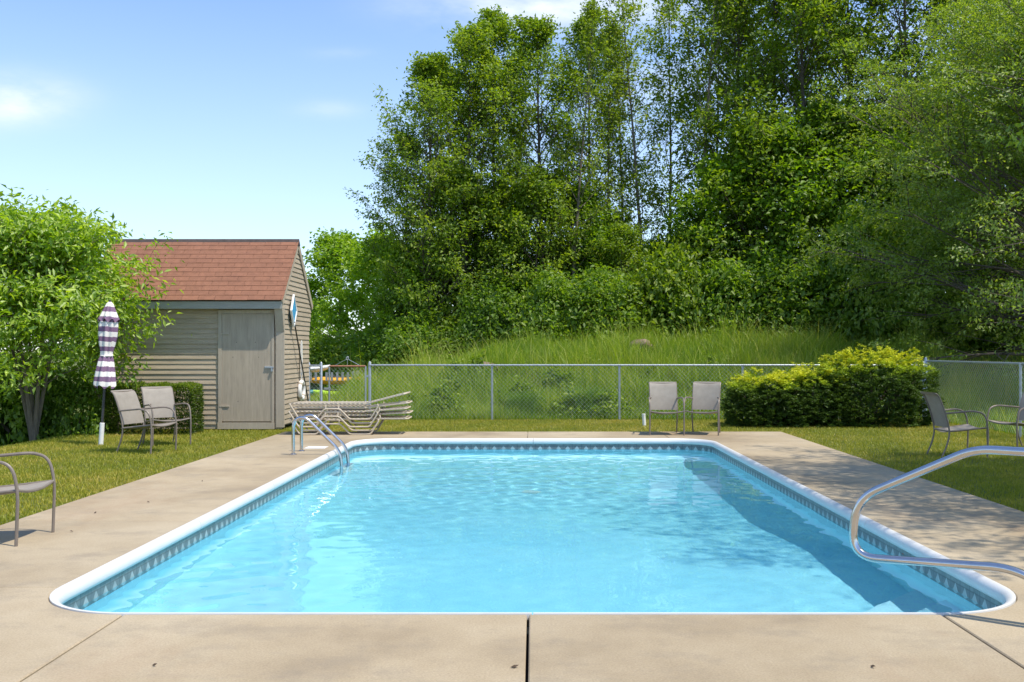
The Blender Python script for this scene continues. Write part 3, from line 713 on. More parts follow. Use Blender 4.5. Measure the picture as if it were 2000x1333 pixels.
MB().tube([(0, 0, 1.11), (W_, 0, 1.11)], .019, 10).build('top_bar', 'rust', gate); MB().tube([(0, 0, .06), (W_, 0, .06)], .019, 10).build('bottom_bar', 'galv', gate)
chain(W_, 1.08, .085, 0).build('chain_mesh', 'wire', gate, False, loc=(0, -.02, 0))
hx = W_/2
b = MB(); b.tube(smooth_path([(hx-.25, 0, 1.13), (hx-.12, 0, 1.2), (hx-.03, 0, 1.25), (hx, 0, 1.30), (hx+.03, 0, 1.25), (hx+.12, 0, 1.2), (hx+.25, 0, 1.13)], 4), .006, 6)
b.tube([(hx+.025*math.cos(a), 0, 1.275+.035*math.sin(a)) for a in np.linspace(0, 6.283, 14, endpoint=False)], .006, 6, closed=True); b.tube([(hx, 0, 1.24), (hx, 0, 1.13)], .006, 6)
b.build('wire_scroll', 'galv', gate)
for z in (.3, .9): MB().box(W_+.0, W_+.09, -.015, .015, z-.02, z+.02).build('hinge', 'galv', gate)
MB().box(-.11, .03, -.02, .02, .62, .66).build('latch', 'galv', gate)

pp = empty('pipe_stub', (XP(1259, 19.9), 19.9, -.03), 0, 'short white plastic pipe stub sticking out of the lawn by the fence', 'pipe')
MB().tube([(0, 0, -.05), (-.02, 0, .23)], .034, 14).build('pipe', 'white', pp)
MB().tube([(-.0195, 0, .222), (-.021, 0, .24)], .038, 14).build('cap', 'white', pp)

# ------------------------------------------------------------------ boulders, kayaks
def boulder(px, Y, s, label):
    x = XP(px, Y); rg = np.random.default_rng(int(px)); me = bpy.data.meshes.new('boulder')
    import bmesh
    bm = bmesh.new(); bmesh.ops.create_icosphere(bm, subdivisions=3, radius=1)
    k = rg.normal(size=(6, 3))
    for v in bm.verts:
        d = 1+.16*sum(math.sin(2.2*v.co.dot(Vector(q))+i) for i, q in enumerate(k))/2; v.co = Vector((v.co.x*s*1.5, v.co.y*s, v.co.z*s*.7))*d
    bm.to_mesh(me); bm.free()
    o = mesh_obj('boulder', me, 'rock', None, True, angle=35); o.location = (x, Y, float(hill(x, Y))+s*.75); tag(o, label, 'rock'); return o
boulder(948, 27.0, .27, 'low reddish boulder lying in the meadow grass where the bank dips'); boulder(1255, 29.5, .26, 'reddish boulder on the crest of the grassy bank below the bushes')
KY = 33.0
def kayak(px0, px1, Y, z, mat, label, name='kayak', h=.3):
    x0, x1 = XP(px0, Y), XP(px1, Y); L = x1-x0; root = empty(name, ((x0+x1)/2, Y, z), 0, label, 'kayak', 'kayaks kept behind the gate')
    V = []; n = 14; ks = 13
    for i in range(ks):
        u = -1+2*i/(ks-1); wv_ = max(.02, (1-abs(u)**2.4))*.36; hh = h*(.45+.55*(1-abs(u)**3)); rise = .16*abs(u)**3
        for j in range(n):
            a = 2*math.pi*j/n; V.append((u*L/2, wv_*math.cos(a), rise+hh*.5+hh*.5*math.sin(a)*(1 if math.sin(a) < 0 else .7)))
    F = [(i*n+j, i*n+(j+1) % n, (i+1)*n+(j+1) % n, (i+1)*n+j) for i in range(ks-1) for j in range(n)]+[tuple(range(n))[::-1], tuple((ks-1)*n+j for j in range(n))]
    MB().add(V, F).build('hull', mat, root)
    MB().tube([(.45*math.cos(a), .19*math.sin(a), h*.86) for a in np.linspace(0, 6.283, 18, endpoint=False)], .025, 6, closed=True).build('cockpit_rim', 'dark', root)
    return root
rk = empty('kayak_rack', (XP(640, KY), KY, float(hill(XP(640, KY), KY))), 0, 'grey slatted rack holding a yellow kayak and an upturned boat', 'rack')
for x in (-1.0, .9):
    for y in (-.4, .4): MB().box(x-.04, x+.04, y-.04, y+.04, -.1, .75).build('post', 'rackgrey', rk)
for z in (.3, .62):
    for x in (-1.0, .9): MB().box(x-.03, x+.03, -.5, .5, z-.03, z+.03).build('bearer', 'rackgrey', rk)
for k in range(12): MB().box(-1.0+k*.17, -.93+k*.17, -.47, -.44, .45, .72).build('slat', 'rackgrey', rk)
kayak(586, 742, KY, .33, 'yellow', 'yellow kayak lying across the lower bars of the grey rack')
kayak(556, 645, KY, .72, 'greyboat', 'pale grey upturned boat on top of the kayak rack', 'upturned_boat', .26)
kayak(612, 715, KY-2.2, -.02, 'lime', 'lime green kayak on the grass in front of the rack')
kayak(520, 618, KY-2.0, -.02, 'teal', 'dark teal kayak on the grass partly behind the shed')

# ------------------------------------------------------------------ foliage generators
def leaf_mesh(name, C, nrmv, ax, L, Wd, rnd, mat, fold=.25):
    n = len(C); ax = nrm(ax); sd = nrm(np.cross(nrmv, ax)); up = np.cross(ax, sd); L = L[:, None]; Wd = Wd[:, None]
    b = C; tip = C+ax*L-up*(L*.12); m_ = C+ax*L*.45
    l = m_+sd*Wd*.5+up*Wd*fold; r = m_-sd*Wd*.5+up*Wd*fold
    V = np.stack([b, l, tip, r], 1).reshape(-1, 3); i = np.arange(n)*4
    F = np.concatenate([np.stack([i, i+2, i+1], 1), np.stack([i, i+3, i+2], 1)])
    return np_mesh(name, V, F, np.repeat(rnd, 4), mat)
def cluster_leaves(rg, name, cl, rad, per, size, asp, mat, droop=.0, flat=.6, upb=.7, center=None, shade=None):
    cl = np.asarray(cl); n = len(cl); per = int(per)
    C = np.repeat(cl, per, 0); rd = np.repeat(np.asarray(rad)*np.ones(n), per)[:, None]
    G = rg.normal(size=C.shape)*np.array([1, 1, flat]); C = C+G*rd*.55
    out = nrm(C-(center if center is not None else C.mean(0)))
    nv = nrm(rg.normal(size=C.shape)*.6+np.array([0, 0, upb])+out*.35)
    ax = nrm(rg.normal(size=C.shape)+out*.5+np.array([0, 0, -droop])); ax = nrm(ax-nv*(ax*nv).sum(1, keepdims=True)*(.75))
    L = size*rg.uniform(.5, 1.45, len(C)); base = np.repeat(rg.normal(.5, .16, n), per)
    if shade is not None: base = np.repeat(shade, per)
    rnd = np.clip(base+rg.normal(0, .16, len(C)), 0, 1)
    return leaf_mesh(name, C, nv, ax, L, L*asp*rg.uniform(.8, 1.2, len(C)), rnd, mat)
def make_tree(seed, H, t0, Rf, NL, per, size, asp, mat, bark='bark', rt=.13, elev=(28, 66), sub=5, crad=.42, tubes=True, stems=1, spread=0.0, droop=.2, flat=.6):
    rg = np.random.default_rng(seed); wood = MB(); cl = []
    for s_ in range(stems):
        lean = rg.normal(0, .02, 2)+(np.array([math.cos(s_*2.4), math.sin(s_*2.4)])*spread if stems > 1 else 0)
        Hs = H*(1 if s_ == 0 else rg.uniform(.8, .98)); K = 10; wob = np.cumsum(rg.normal(0, .012*H/10, (K+1, 2)), 0)
        tp = [Vector((lean[0]*Hs*(i/K)+wob[i][0]*(i > 0), lean[1]*Hs*(i/K)+wob[i][1]*(i > 0), Hs*i/K)) for i in range(K+1)]
        rr = [rt*(1-.92*(i/K)**.8)*(1.25 if i == 0 else 1) for i in range(K+1)]
        wood.tube(tp, rr, 8)
        def tpos(u): f = u*K; i = min(int(f), K-1); return tp[i].lerp(tp[i+1], f-i)
        for i in range(NL):
            u = t0+(1-t0)*((i+rg.uniform(0, 1))/NL)**.9; u = min(u, .995); az = i*2.39996+rg.normal(0, .4); Lb = Rf((u-t0)/(1-t0))*rg.uniform(.7, 1.2)
            el = R(elev[0]+(elev[1]-elev[0])*u+rg.normal(0, 8)); d = Vector((math.cos(az)*math.cos(el), math.sin(az)*math.cos(el), math.sin(el)))
            p = tpos(u); pts = [p]; dd = d.copy()
            for k in range(4):
                p = p+dd*(Lb/4); pts.append(p); dd = (dd+Vector((rg.normal(0, .12), rg.normal(0, .12), .08-droop*.35))).normalized()
            r0 = max(.012, rt*.38*(1-u*.75)*min(1, Lb/2.5)); wood.tube(pts, [r0, r0*.75, r0*.5, r0*.32, r0*.12], 5, caps=False)
            for q in range(sub):
                v_ = .3+.7*(q+rg.uniform(0, 1))/sub; f = v_*4; k = min(int(f), 3); sp = pts[k].lerp(pts[k+1], f-k)
                a2 = rg.choice((-1, 1))*rg.uniform(.5, 1.2); d2 = Vector(pts[k+1]-pts[k]).normalized(); d2.rotate(Matrix.Rotation(a2, 3, 'Z')); d2.z += rg.normal(.05, .3); d2.normalize()
                L2 = Lb*(.22+.3*(1-v_))*rg.uniform(.7, 1.3)+.12; ep = sp+d2*L2
                wood.tube([sp, sp.lerp(ep, .5)+Vector((0, 0, .04)), ep], [r0*.35, r0*.22, .004], 3, caps=False)
                cl += [ep, sp.lerp(ep, .6)]
            cl += [pts[4], pts[3]]
    cl = np.array([list(c) for c in cl]); me = cluster_leaves(rg, 'crown', cl, crad*rg.uniform(.6, 1.25, len(cl)), per, size, asp, mat, droop, flat, .6, np.array([0, 0, H*.55]))
    root = empty('tree'); wood.build('trunk', bark, root); mesh_obj('crown', me, None, root, False); return root
def make_bush(seed, rx, ry, h, ncl, per, size, asp, mat, crad=.3, stems=7, lum=None, zmin=.02):
    rg = np.random.default_rng(seed); d = nrm(rg.normal(size=(ncl, 3))); d[:, 2] = np.abs(d[:, 2])*1.0-.12
    rad = rg.uniform(.62, 1.0, ncl)**.6; lump = 1+.16*np.sin(d[:, 0]*5+seed)*np.cos(d[:, 1]*4+d[:, 2]*5)
    cl = d*np.array([rx, ry, h])*(rad*lump)[:, None]; cl[:, 2] = np.maximum(cl[:, 2], zmin*h)
    root = empty('shrub'); me = cluster_leaves(rg, 'foliage', cl, crad*rg.uniform(.7, 1.2, ncl), per, size, asp, mat, .2, .7, .6, np.array([0, 0, h*.3]))
    b = MB()
    for i in range(stems):
        q = cl[rg.integers(ncl)]*.8; b.tube([(q[0]*.1, q[1]*.1, -.1), (q[0]*.45, q[1]*.45, q[2]*.55), tuple(q)], [.03, .02, .006], 5)
    b.build('stem', 'bark', root); mesh_obj('foliage', me, None, root, False); return root
def place(proto, state, x, y, s=1.0, rz=0.0, label=None, cat='tree', group=None, z=None, sz=None, name=None):
    o = proto if not state.get(proto.as_pointer()) else copy_tree(proto); state[proto.as_pointer()] = True
    o.location = (x, y, (float(hill(x, y)) if z is None else z)-.03); o.scale = (s, s, sz or s); o.rotation_euler = (0, 0, rz)
    if name: o.name = name
    return tag(o, label, cat, group)
ST = {}
bell = lambda t: 2.6*(math.sin(math.pi*min(1, .12+t*.88))**.75)+.35
wide = lambda t: 3.1*(math.sin(math.pi*min(1, .2+t*.8))**.7)+.4
slim = lambda t: 1.75*(math.sin(math.pi*min(1, .15+t*.85))**.8)+.3
TA = make_tree(11, 13.5, .13, wide, 56, 17, .15, .5, 'leaf_wood', sub=7, rt=.16, crad=.36, flat=.45)
TA2 = make_tree(12, 14.5, .15, bell, 54, 17, .15, .5, 'leaf_wood', sub=7, rt=.15, crad=.34, flat=.45)
TB = make_tree(13, 14.5, .16, slim, 50, 9, .13, .5, 'leaf_thin', 'bark_pale', rt=.10, sub=6, elev=(35, 72), crad=.32, flat=.5)
TB2 = make_tree(14, 13.5, .14, slim, 48, 9, .13, .5, 'leaf_thin', 'bark_pale', rt=.095, sub=6, elev=(30, 70), crad=.34, flat=.5)
TD = make_tree(15, 5.6, .10, lambda t: 2.2*(math.sin(math.pi*min(1, .25+t*.75))**.6)+.3, 34, 26, .16, .75, 'leaf_maple', sub=5, rt=.12, elev=(15, 70), crad=.42)
wood_g = 'trees of the wood behind the meadow'
L1 = 'tall broad-crowned leafy tree at the open end of the wood behind the bank'
L2 = 'tall dense leafy tree standing in the wood above the grassy bank'
L3 = 'slender thin-crowned tree with bare lower stem in the wood above the grassy bank'
for px, Y, s, pr, rz, lb in ((838, 36.5, .82, TA, .3, L1), (792, 38.5, .66, TA, 3.9, 'shorter leafy tree at the end of the wood, beside the tall broad-crowned one'), (905, 37.5, .88, TA, 5.1, L2), (872, 40, .80, TA2, 1.9, L2), (968, 38.5, .87, TA2, .4, L2), (1062, 37.5, .86, TA, 2.2, L2), (1150, 40, .86, TA2, 3.1, L2),
                             (1428, 38, 1.08, TA2, 4.3, L2), (1500, 39, 1.12, TA, 5.0, L2), (1580, 36, 1.08, TA2, .9, L2), (1672, 37, 1.15, TA, 1.2, L2), (1770, 35.5, 1.1, TA2, 2.6, L2), (1875, 36, 1.15, TA, 3.7, L2), (1985, 35, 1.15, TA2, 5.5, L2), (2080, 36, 1.1, TA, .1, L2),
                             (915, 42, .86, TB, .5, L3), (1108, 36.5, .84, TB, 1.0, L3), (1185, 38, .88, TB2, 2.0, L3), (1228, 41, .9, TB, 3.0, L3), (1268, 38, .99, TB, 4.1, L3), (1312, 40, 1.02, TB2, 5.2, L3), (1352, 37.5, 1.05, TB, .2, L3),
                             (1392, 42, 1.1, TB2, 1.3, L3), (1460, 42, 1.12, TB, 2.4, L3), (1540, 41, 1.1, TB2, 3.5, L3), (1630, 40, 1.12, TB, 4.6, L3), (1012, 41.5, .88, TB2, 5.9, L3)):
    gp = {'shorter leafy tree at the end of the wood, beside the tall broad-crowned one': None, L1: None, L2: 'dense tall trees of the wood', L3: 'slender trees of the wood'}[lb]
    if lb is L2 and px > 1740: lb, gp = 'tall dense tree rising behind the wide small-leaved tree by the side fence', 'tall trees behind the small-leaved tree'
    place(pr, ST, XP(px, Y), Y, s, rz, lb, 'tree', gp)
TC = make_tree(16, 6.4, .07, lambda t: 1.9*(math.sin(math.pi*min(1, .3+t*.7))**.6)+.3, 40, 20, .14, .55, 'leaf_wood', sub=6, rt=.08, elev=(12, 68), crad=.42)
TC2 = make_tree(17, 5.4, .06, lambda t: 1.7*(math.sin(math.pi*min(1, .3+t*.7))**.6)+.3, 36, 20, .14, .6, 'leaf_maple', sub=6, rt=.07, elev=(10, 66), crad=.42)
L4 = {TC: 'young bushy tree with mid-green leaves along the wood edge', TC2: 'young bushy tree with brighter yellow-green broad leaves along the wood edge'}
for px, Y, s, pr, rz in ((800, 37.5, .85, TC2, 1), (905, 36.8, 1.0, TC, 2), (985, 38.5, 1.05, TC2, 3), (1045, 36.5, .9, TC, 4), (1125, 37.8, 1.0, TC2, 5), (1215, 36, .62, TC, 6), (1285, 37, .66, TC2, .5), (1345, 35.6, .6, TC, 1.5),
                         (1415, 36, 1.1, TC2, 2.5), (1475, 35.5, 1.15, TC, 3.5), (1540, 35, 1.25, TC2, 4.5), (1615, 34.8, 1.2, TC, 5.5), (1700, 34.5, 1.25, TC2, .3), (1800, 34.3, 1.2, TC, 1.3), (1900, 34, 1.3, TC2, 2.3), (1990, 34, 1.2, TC, 3.3)):
    place(pr, ST, XP(px, Y), Y, s, rz, L4[pr], 'tree', 'young trees along the wood edge' if pr is TC else 'bright young trees along the wood edge')
# mid-distance round trees beyond the gate
place(TD, ST, XP(668, 47), 47, 1.04, .4, 'bright green round-crowned tree beyond the gate beside the shed gable', 'tree')
place(TD, ST, XP(745, 44), 44, .98, 2.5, 'round green tree growing between the gate tree and the tall wood', 'tree')
for px, Y, s, rz in ((560, 62, 1.0, 1.0), (470, 70, 1.2, 2.0), (330, 66, 1.15, 3.0), (180, 72, 1.3, 4.0), (40, 68, 1.2, 5.0), (620, 74, 1.1, 5.6), (-60, 60, 1.1, .6)):
    place(TD, ST, XP(px, Y), Y, s, rz, 'far green tree in the distant row behind the shed', 'tree', 'distant trees behind the shed', sz=s*.72)
# understory
BA = make_bush(21, 1.9, 1.5, 3.0, 330, 34, .15, .55, 'leaf_bush', .42)
BB = make_bush(22, 1.6, 1.4, 2.4, 300, 34, .14, .55, 'leaf_bush', .4)
BC = make_bush(23, 1.9, 1.5, 2.7, 330, 32, .15, .6, 'leaf_wood', .45)
LB = 'dense leafy shrub in the front row at the edge of the meadow grass'; LB2 = 'larger leafy shrub in the second row among the tall trunks'
for i, (px, Y, s, pr, rz) in enumerate(((770, 37, 1.0, BA, 0), (820, 35.5, .95, BB, 1), (890, 36, 1.12, BC, 2), (950, 35, .8, BB, 3), (1010, 36, 1.1, BA, 4), (1075, 34.5, .95, BB, 5), (1130, 35.5, 1.15, BC, 6), (1190, 34, .95, BA, .5), (1250, 35, 1.1, BB, 1.5),
                                        (1310, 34, 1.0, BC, 2.5), (1370, 34.5, 1.15, BA, 3.5), (1430, 33.5, 1.05, BB, 4.5), (1490, 34, 1.2, BC, 5.5), (1555, 33, 1.1, BA, .2), (1620, 33, 1.15, BB, 1.2), (1690, 32.5, 1.2, BA, 2.2), (1760, 32, 1.1, BC, 3.2), (1835, 32.5, 1.2, BA, 4.2), (1910, 32, 1.15, BB, 5.2), (1985, 32, 1.2, BC, 6.0), (2060, 32, 1.2, BA, 1.8),
                                        (860, 39, 1.3, BA, 2.9), (1040, 39.5, 1.35, BC, 3.3), (1160, 39, 1.4, BA, 4.4), (1290, 38.5, 1.3, BB, 5.1), (1400, 38, 1.45, BC, .9), (1520, 37, 1.5, BA, 1.6))):
    place(pr, ST, XP(px, Y), Y, s, rz, LB if i < 21 else LB2, 'shrub', 'shrubs at the foot of the wood' if i < 21 else 'second row of shrubs in the wood', sz=s*(.8, 1.25, .95, 1.4, .7, 1.1)[i*5 % 6])
for px, Y, s_, lb in ((640, 43, .85, 'leafy shrub under the bright round-crowned tree beyond the gate'), (705, 42.5, .95, 'leafy shrub filling the gap between the two round trees beyond the gate'), (760, 40, .9, 'leafy shrub at the gate end of the grassy bank')):
    place(BC, ST, XP(px, Y), Y, s_, px, lb, 'shrub')
# weeds on the bank
WE = make_bush(24, .42, .4, .5, 60, 16, .09, .5, 'leaf_wood', .15, stems=4)
rw = random.Random(9)
for i in range(16):
    Y = rw.uniform(22.4, 29); px = rw.uniform(800, 1560); sc_ = rw.uniform(.6, 1.25)
    place(WE, ST, XP(px, Y), Y, sc_, i, 'leafy green weed clump growing among the meadow grass on the bank', 'weed', 'weeds on the grassy bank', sz=sc_*rw.uniform(.9, 1.6), name='weed')
# small-leaved spreading tree over the side fence
TE = make_tree(31, 7.6, .12, lambda t: 4.9*(math.sin(math.pi*min(1, .3+t*.7))**.6)+.4, 110, 48, .085, .5, 'leaf_apple', rt=.15, sub=9, elev=(2, 62), crad=.34, droop=.42, flat=.4)
place(TE, ST, 12.5, 24.2, 1.02, .7, 'wide olive-green small-leaved tree with low spreading branches behind the side fence', 'tree', name='spreading_tree')
place(TE, ST, 14.8, 28.5, 1.05, 2.7, 'second olive-green small-leaved tree behind the spreading one at the lawn corner', 'tree', name='spreading_tree')
# the tree that shades the right side of the deck (stands beside the pool, to the right of the view)
place(TE, ST, 10.0, 8.7, .88, 4.1, 'small-leaved shade tree on the side lawn throwing dappled shade on the deck', 'tree', z=-.1, sz=1.18, name='shade_tree')
# multi-stem tree beside the shed
TF = make_tree(41, 3.6, .27, lambda t: 1.7*(math.sin(math.pi*min(1, .38+t*.62))**.55)+.22, 24, 22, .125, .36, 'leaf_cherry', 'bark_pale', rt=.05, sub=6, elev=(12, 66), crad=.3, stems=5, spread=.2, droop=.75)
place(TF, ST, XP(66, 17.5), 17.5, .95, 2.2, 'bushy multi-stemmed tree with long drooping bright leaves beside the shed', 'tree', name='multi_stem_tree')
# shrubs
BD = make_bush(51, .95, .7, .95, 170, 26, .085, .6, 'leaf_bush', .2)
for px, Y, s, lb in ((45, 18.3, 1.1, 'dark leafy shrub under the multi-stemmed tree, next to its trunks'), (-25, 18.6, 1.25, 'tall dark shrub at the drop-off of the lawn beyond the multi-stemmed tree'), (150, 18.2, .75, 'small dark shrub between the multi-stemmed tree and the shed corner')):
    place(BD, ST, XP(px, Y), Y, s, px*.1, lb, 'shrub', sz=s*1.7)
# clipped hedge
def box_hedge(x0, x1, y0, y1, h, n, name, label):
    rg = np.random.default_rng(61); ox, oy = (x0+x1)/2, (y0+y1)/2; root = empty(name, (ox, oy, -.03), 0, label, 'hedge')
    f = rg.choice(5, n, p=[.36, .26, .14, .14, .10]); u, v_ = rg.uniform(-.5, .5, n), rg.uniform(0, 1, n); w_, d_ = x1-x0, y1-y0; ins = np.abs(rg.normal(0, .035, n))
    P = np.zeros((n, 3)); Nn = np.zeros((n, 3))
    for k in range(5):
        q = f == k
        if k == 0: P[q] = np.stack([u[q]*w_, -d_/2+ins[q], v_[q]*h], 1); Nn[q] = (0, -1, 0)
        if k == 1: P[q] = np.stack([u[q]*w_, (v_[q]-.5)*d_, h-ins[q]], 1); Nn[q] = (0, 0, 1)
        if k == 2: P[q] = np.stack([w_/2-ins[q], u[q]*d_, v_[q]*h], 1); Nn[q] = (1, 0, 0)
        if k == 3: P[q] = np.stack([-w_/2+ins[q], u[q]*d_, v_[q]*h], 1); Nn[q] = (-1, 0, 0)
        if k == 4: P[q] = np.stack([u[q]*w_*.9, (v_[q]-.5)*d_*.9, rg.uniform(.1, .9, q.sum())*h], 1); Nn[q] = (0, 0, 1)
    P += .02*np.sin(P[:, [1, 2, 0]]*14)
    ax = nrm(Nn+rg.normal(0, .55, (n, 3))+np.array([0, 0, .35])); nv = nrm(rg.normal(size=(n, 3))+np.array([0, 0, .4]))
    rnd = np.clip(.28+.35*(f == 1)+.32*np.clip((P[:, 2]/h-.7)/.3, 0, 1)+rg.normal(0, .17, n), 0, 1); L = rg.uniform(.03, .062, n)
    mesh_obj('foliage', leaf_mesh('foliage', P, nv, ax, L, L*.42, rnd, 'leaf_hedge'), None, root, False)
    b = MB()
    for k in range(6): x = (-.42+.168*k)*w_; b.tube([(x, 0, -.05), (x*.98, .03, h*.5), (x*1.02, 0, h*.9)], [.02, .014, .006], 5)
    b.build('stem', 'bark', root)
box_hedge(XP(205, 17.9), XP(377, 17.9), 17.75, 18.5, .86, 17000, 'clipped_hedge', 'clipped boxy evergreen hedge in front of the shed wall')
# spreading evergreen: tiers of sprays with pale new growth on top
def evergreen(lobes, label):
    rg = np.random.default_rng(71); root = empty('evergreen_bush', (XP(1620, 20.0), 20.1, -.03), 0, label, 'bush'); PP = []; AA = []; RR = []; LL = []
    b = MB()
    for (cx, cy, rx, ry, h, n) in lobes:
        for k in range(n):
            a = rg.uniform(0, 6.283); el = math.asin(rg.uniform(-.05, 1)); rr_ = rg.uniform(.94, 1.0)
            lp = 1+.06*math.sin(5*a+cx*3)+.05*math.sin(9*a+4*el)+.05*math.sin(14*el+3*a)
            d = np.array([math.cos(a)*math.cos(el), math.sin(a)*math.cos(el), math.sin(el)])
            sq = np.sign(d)*np.abs(d)**.75
            c_ = np.array([cx, cy, .0])+sq*np.array([rx*.93, ry*.93, h])*rr_*lp; c_[2] = max(c_[2], .05)
            if c_[2] < h*.35: c_[:2] = np.array([cx, cy])+(c_[:2]-np.array([cx, cy]))*(.82+.5*c_[2]/h)
            out = nrm(np.array([d[0]+rg.normal(0,.25), d[1]+rg.normal(0,.25), .06+.12*rg.random()])); m_ = 30
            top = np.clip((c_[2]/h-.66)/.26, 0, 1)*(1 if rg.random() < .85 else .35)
            al = rg.uniform(0, 1, m_); sd = nrm(np.cross(out, [0, 0, 1])); ln = rg.uniform(.10, .19)
            P = c_+out*(al[:, None]-.5)*ln+rg.normal(0, .012, (m_, 3)); s_ = np.where(rg.random(m_) < .5, 1, -1)[:, None]
            PP.append(P); AA.append(nrm(out*1.0+sd*s_*.9+rg.normal(0, .25, (m_, 3)))); LL.append(rg.uniform(.03, .058, m_))
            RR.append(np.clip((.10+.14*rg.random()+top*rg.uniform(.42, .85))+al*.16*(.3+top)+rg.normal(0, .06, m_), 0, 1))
        for k in range(7):
            a = k*.9; b.tube([(cx*.9, cy, -.05), (cx+math.cos(a)*rx*.4, cy+math.sin(a)*ry*.4, h*.4), (cx+math.cos(a)*rx*.75, cy+math.sin(a)*ry*.75, h*.7)], [.04, .025, .008], 5)
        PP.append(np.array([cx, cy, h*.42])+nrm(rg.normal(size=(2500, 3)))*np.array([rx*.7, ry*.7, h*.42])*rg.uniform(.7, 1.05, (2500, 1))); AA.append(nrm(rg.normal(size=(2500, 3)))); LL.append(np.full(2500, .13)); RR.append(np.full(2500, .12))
    P = np.concatenate(PP); A_ = np.concatenate(AA); Rn = np.concatenate(RR); L = np.concatenate(LL)
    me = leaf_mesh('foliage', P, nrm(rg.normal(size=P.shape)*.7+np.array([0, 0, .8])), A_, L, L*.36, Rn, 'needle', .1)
    b.build('stem', 'bark', root); mesh_obj('foliage', me, None, root, False)
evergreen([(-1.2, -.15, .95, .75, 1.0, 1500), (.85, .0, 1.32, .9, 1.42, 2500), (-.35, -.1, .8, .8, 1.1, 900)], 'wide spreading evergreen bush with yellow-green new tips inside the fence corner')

# ------------------------------------------------------------------ grass
def blades(name, P, H, Wd, rnd, mat, lean, rg, kind='stuff', parent=None):
    n = len(P); a = rg.uniform(0, 6.283, n); sd = np.stack([np.cos(a), np.sin(a), np.zeros(n)], 1); b_ = rg.uniform(0, 6.283, n); ld = np.stack([np.cos(b_), np.sin(b_), np.zeros(n)], 1)
    ln = (rg.random(n)*lean)[:, None]*H[:, None]; up = np.array([0, 0, 1.0]); Wd = Wd[:, None]; H = H[:, None]
    m_ = P+up*H*.55+ld*ln*.35; tip = P+up*H*(1-.25*lean*rg.random((n, 1)))+ld*ln
    V = np.stack([P-sd*Wd/2, P+sd*Wd/2, m_-sd*Wd*.38, m_+sd*Wd*.38, tip], 1).reshape(-1, 3); i = np.arange(n)*5
    F = np.concatenate([np.stack([i, i+1, i+3], 1), np.stack([i, i+3, i+2], 1), np.stack([i+2, i+3, i+4], 1)])
    o = mesh_obj(name, np_mesh(name, V, F, np.repeat(rnd, 5), mat), None, parent, False); return tag(o, kind=kind)
rg = np.random.default_rng(81)
def scatter(x0, x1, y0, y1, dens):
    n = int((x1-x0)*(y1-y0)*dens); return np.stack([rg.uniform(x0, x1, n), rg.uniform(y0, y1, n)], 1)
Q = np.concatenate([scatter(-9, DX0-.0, 7.5, 12.5, 2600), scatter(-11, DX0-.0, 12.5, 19, 1900), scatter(DX1+.0, 7.2, 8, 13, 2400), scatter(DX1, 10.5, 13, 21.5, 1500), scatter(-4.7, DX1, DYF, 21.6, 1500), scatter(8.2, 16, 24, 31, 350)])
Q = Q[(np.abs(Q[:, 0]) < Q[:, 1]*.545+.3)]
pat = np.sin(Q[:, 0]*1.7+np.sin(Q[:, 1]*1.1)*1.5)*np.sin(Q[:, 1]*1.3-Q[:, 0]*.6)+.6*np.sin(Q[:, 0]*4.3+Q[:, 1]*3.1)*np.sin(Q[:, 1]*5.1-Q[:, 0]*2.2)
n = len(Q); P = np.stack([Q[:, 0], Q[:, 1], hill(Q[:, 0], Q[:, 1])-.004], 1)
blades('lawn_grass', P, rg.uniform(.028, .055, n), rg.uniform(.005, .009, n), np.clip(.42+.2*pat+rg.normal(0, .18, n), 0, 1), 'lawnblade', .9, rg)
Q = np.concatenate([scatter(-10, 13, 21.65, 25.5, 650), scatter(-10, 15, 25.5, 31, 430), scatter(-6, 18, 31, 35, 160), scatter(8.3, 14, 13, 21.65, 500)])
Q = Q[(np.abs(Q[:, 0]) < Q[:, 1]*.56+.5)]
mw = lambda q: ((q[:, 0] > 10.8) & (q[:, 1] > 25)) | (q[:, 0] < -4.6-.1*(q[:, 1]-22))
mow = mw(Q); Q = Q[~mow | (rg.random(len(Q)) < .5)]; mow = mw(Q)
pat = np.sin(Q[:, 0]*.9+np.sin(Q[:, 1]*.7)*1.5)*np.sin(Q[:, 1]*.8-Q[:, 0]*.5)+.5*np.sin(Q[:, 0]*2.3+Q[:, 1]*1.9)
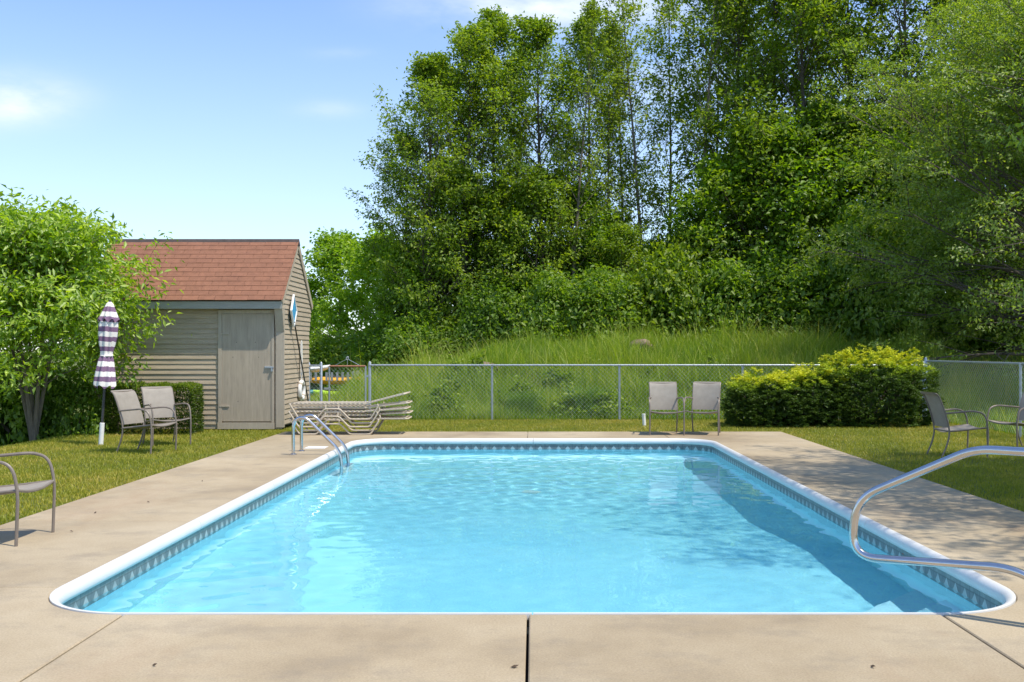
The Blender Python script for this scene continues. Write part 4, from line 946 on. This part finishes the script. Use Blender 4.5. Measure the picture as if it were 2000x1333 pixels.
n = len(Q); P = np.stack([Q[:, 0], Q[:, 1], hill(Q[:, 0], Q[:, 1])-.01], 1)
Hh = rg.uniform(.2, .72, n)*(1+.45*pat)*np.where(mow, .25, 1)*np.clip(.45+(Q[:, 1]-21.6)/5, .45, 1); clump = np.clip(np.sin(Q[:, 0]*2.9+1.3*np.sin(Q[:, 1]*1.7))*np.sin(Q[:, 1]*2.3+Q[:, 0]*.8), 0, 1); Hh *= .8+.7*clump; tall = rg.random(n) < .09; Hh[tall] *= 1.45
blades('meadow_grass', P, Hh, rg.uniform(.008, .016, n), np.clip(.5+.2*pat+rg.normal(0, .2, n)+.35*tall, 0, 1), 'meadow', .85, rg)
for px, py, s, lb in ((1022, 800, .85, 'dark green grass tussock behind the fence near its middle posts'), (1150, 800, .95, 'larger dark green grass tussock behind the fence beside the smaller one'), (860, 806, .6, 'low dark grass tussock behind the fence near the gate')):
    Y = 22.6; x = XP(px, Y); k = 1500; r_ = np.abs(rg.normal(0, .32*s, k)); a = rg.uniform(0, 6.283, k)
    P = np.stack([r_*np.cos(a), r_*np.sin(a), np.zeros(k)], 1); root = empty('grass_tussock', (x, Y, float(hill(x, Y))), 0, lb, 'grass tussock')
    blades('blade_clump', P, rg.uniform(.5, .85, k)*s*np.exp(-(r_/(.75*s))**2), rg.uniform(.009, .015, k), rg.uniform(.1, .8, k), 'tussock', 1.0, rg, None, root)

# a few dead leaves on the concrete
for i, (px, py) in enumerate(((302, 1302), (186, 1003), (290, 982), (1763, 1085), (1705, 1305), (1005, 1305), (395, 941), (140, 1040))):
    Y = 2900/(py-684); x = XP(px, Y); s = .013+.004*(i % 3); a = i*1.3
    o = MB().add([(-s, 0, .004), (0, s*.5, .008), (s, 0, .012), (0, -s*.5, .003), (0, 0, .014)], [(0, 4, 1), (1, 4, 2), (2, 4, 3), (3, 4, 0)]).build('dead_leaf', 'deadleaf', None, False)
    o.location = (x, Y, .001); o.rotation_euler = (0, 0, a); tag(o, 'small curled dead leaf lying on the bare concrete deck', 'leaf', 'dead leaves on the deck')
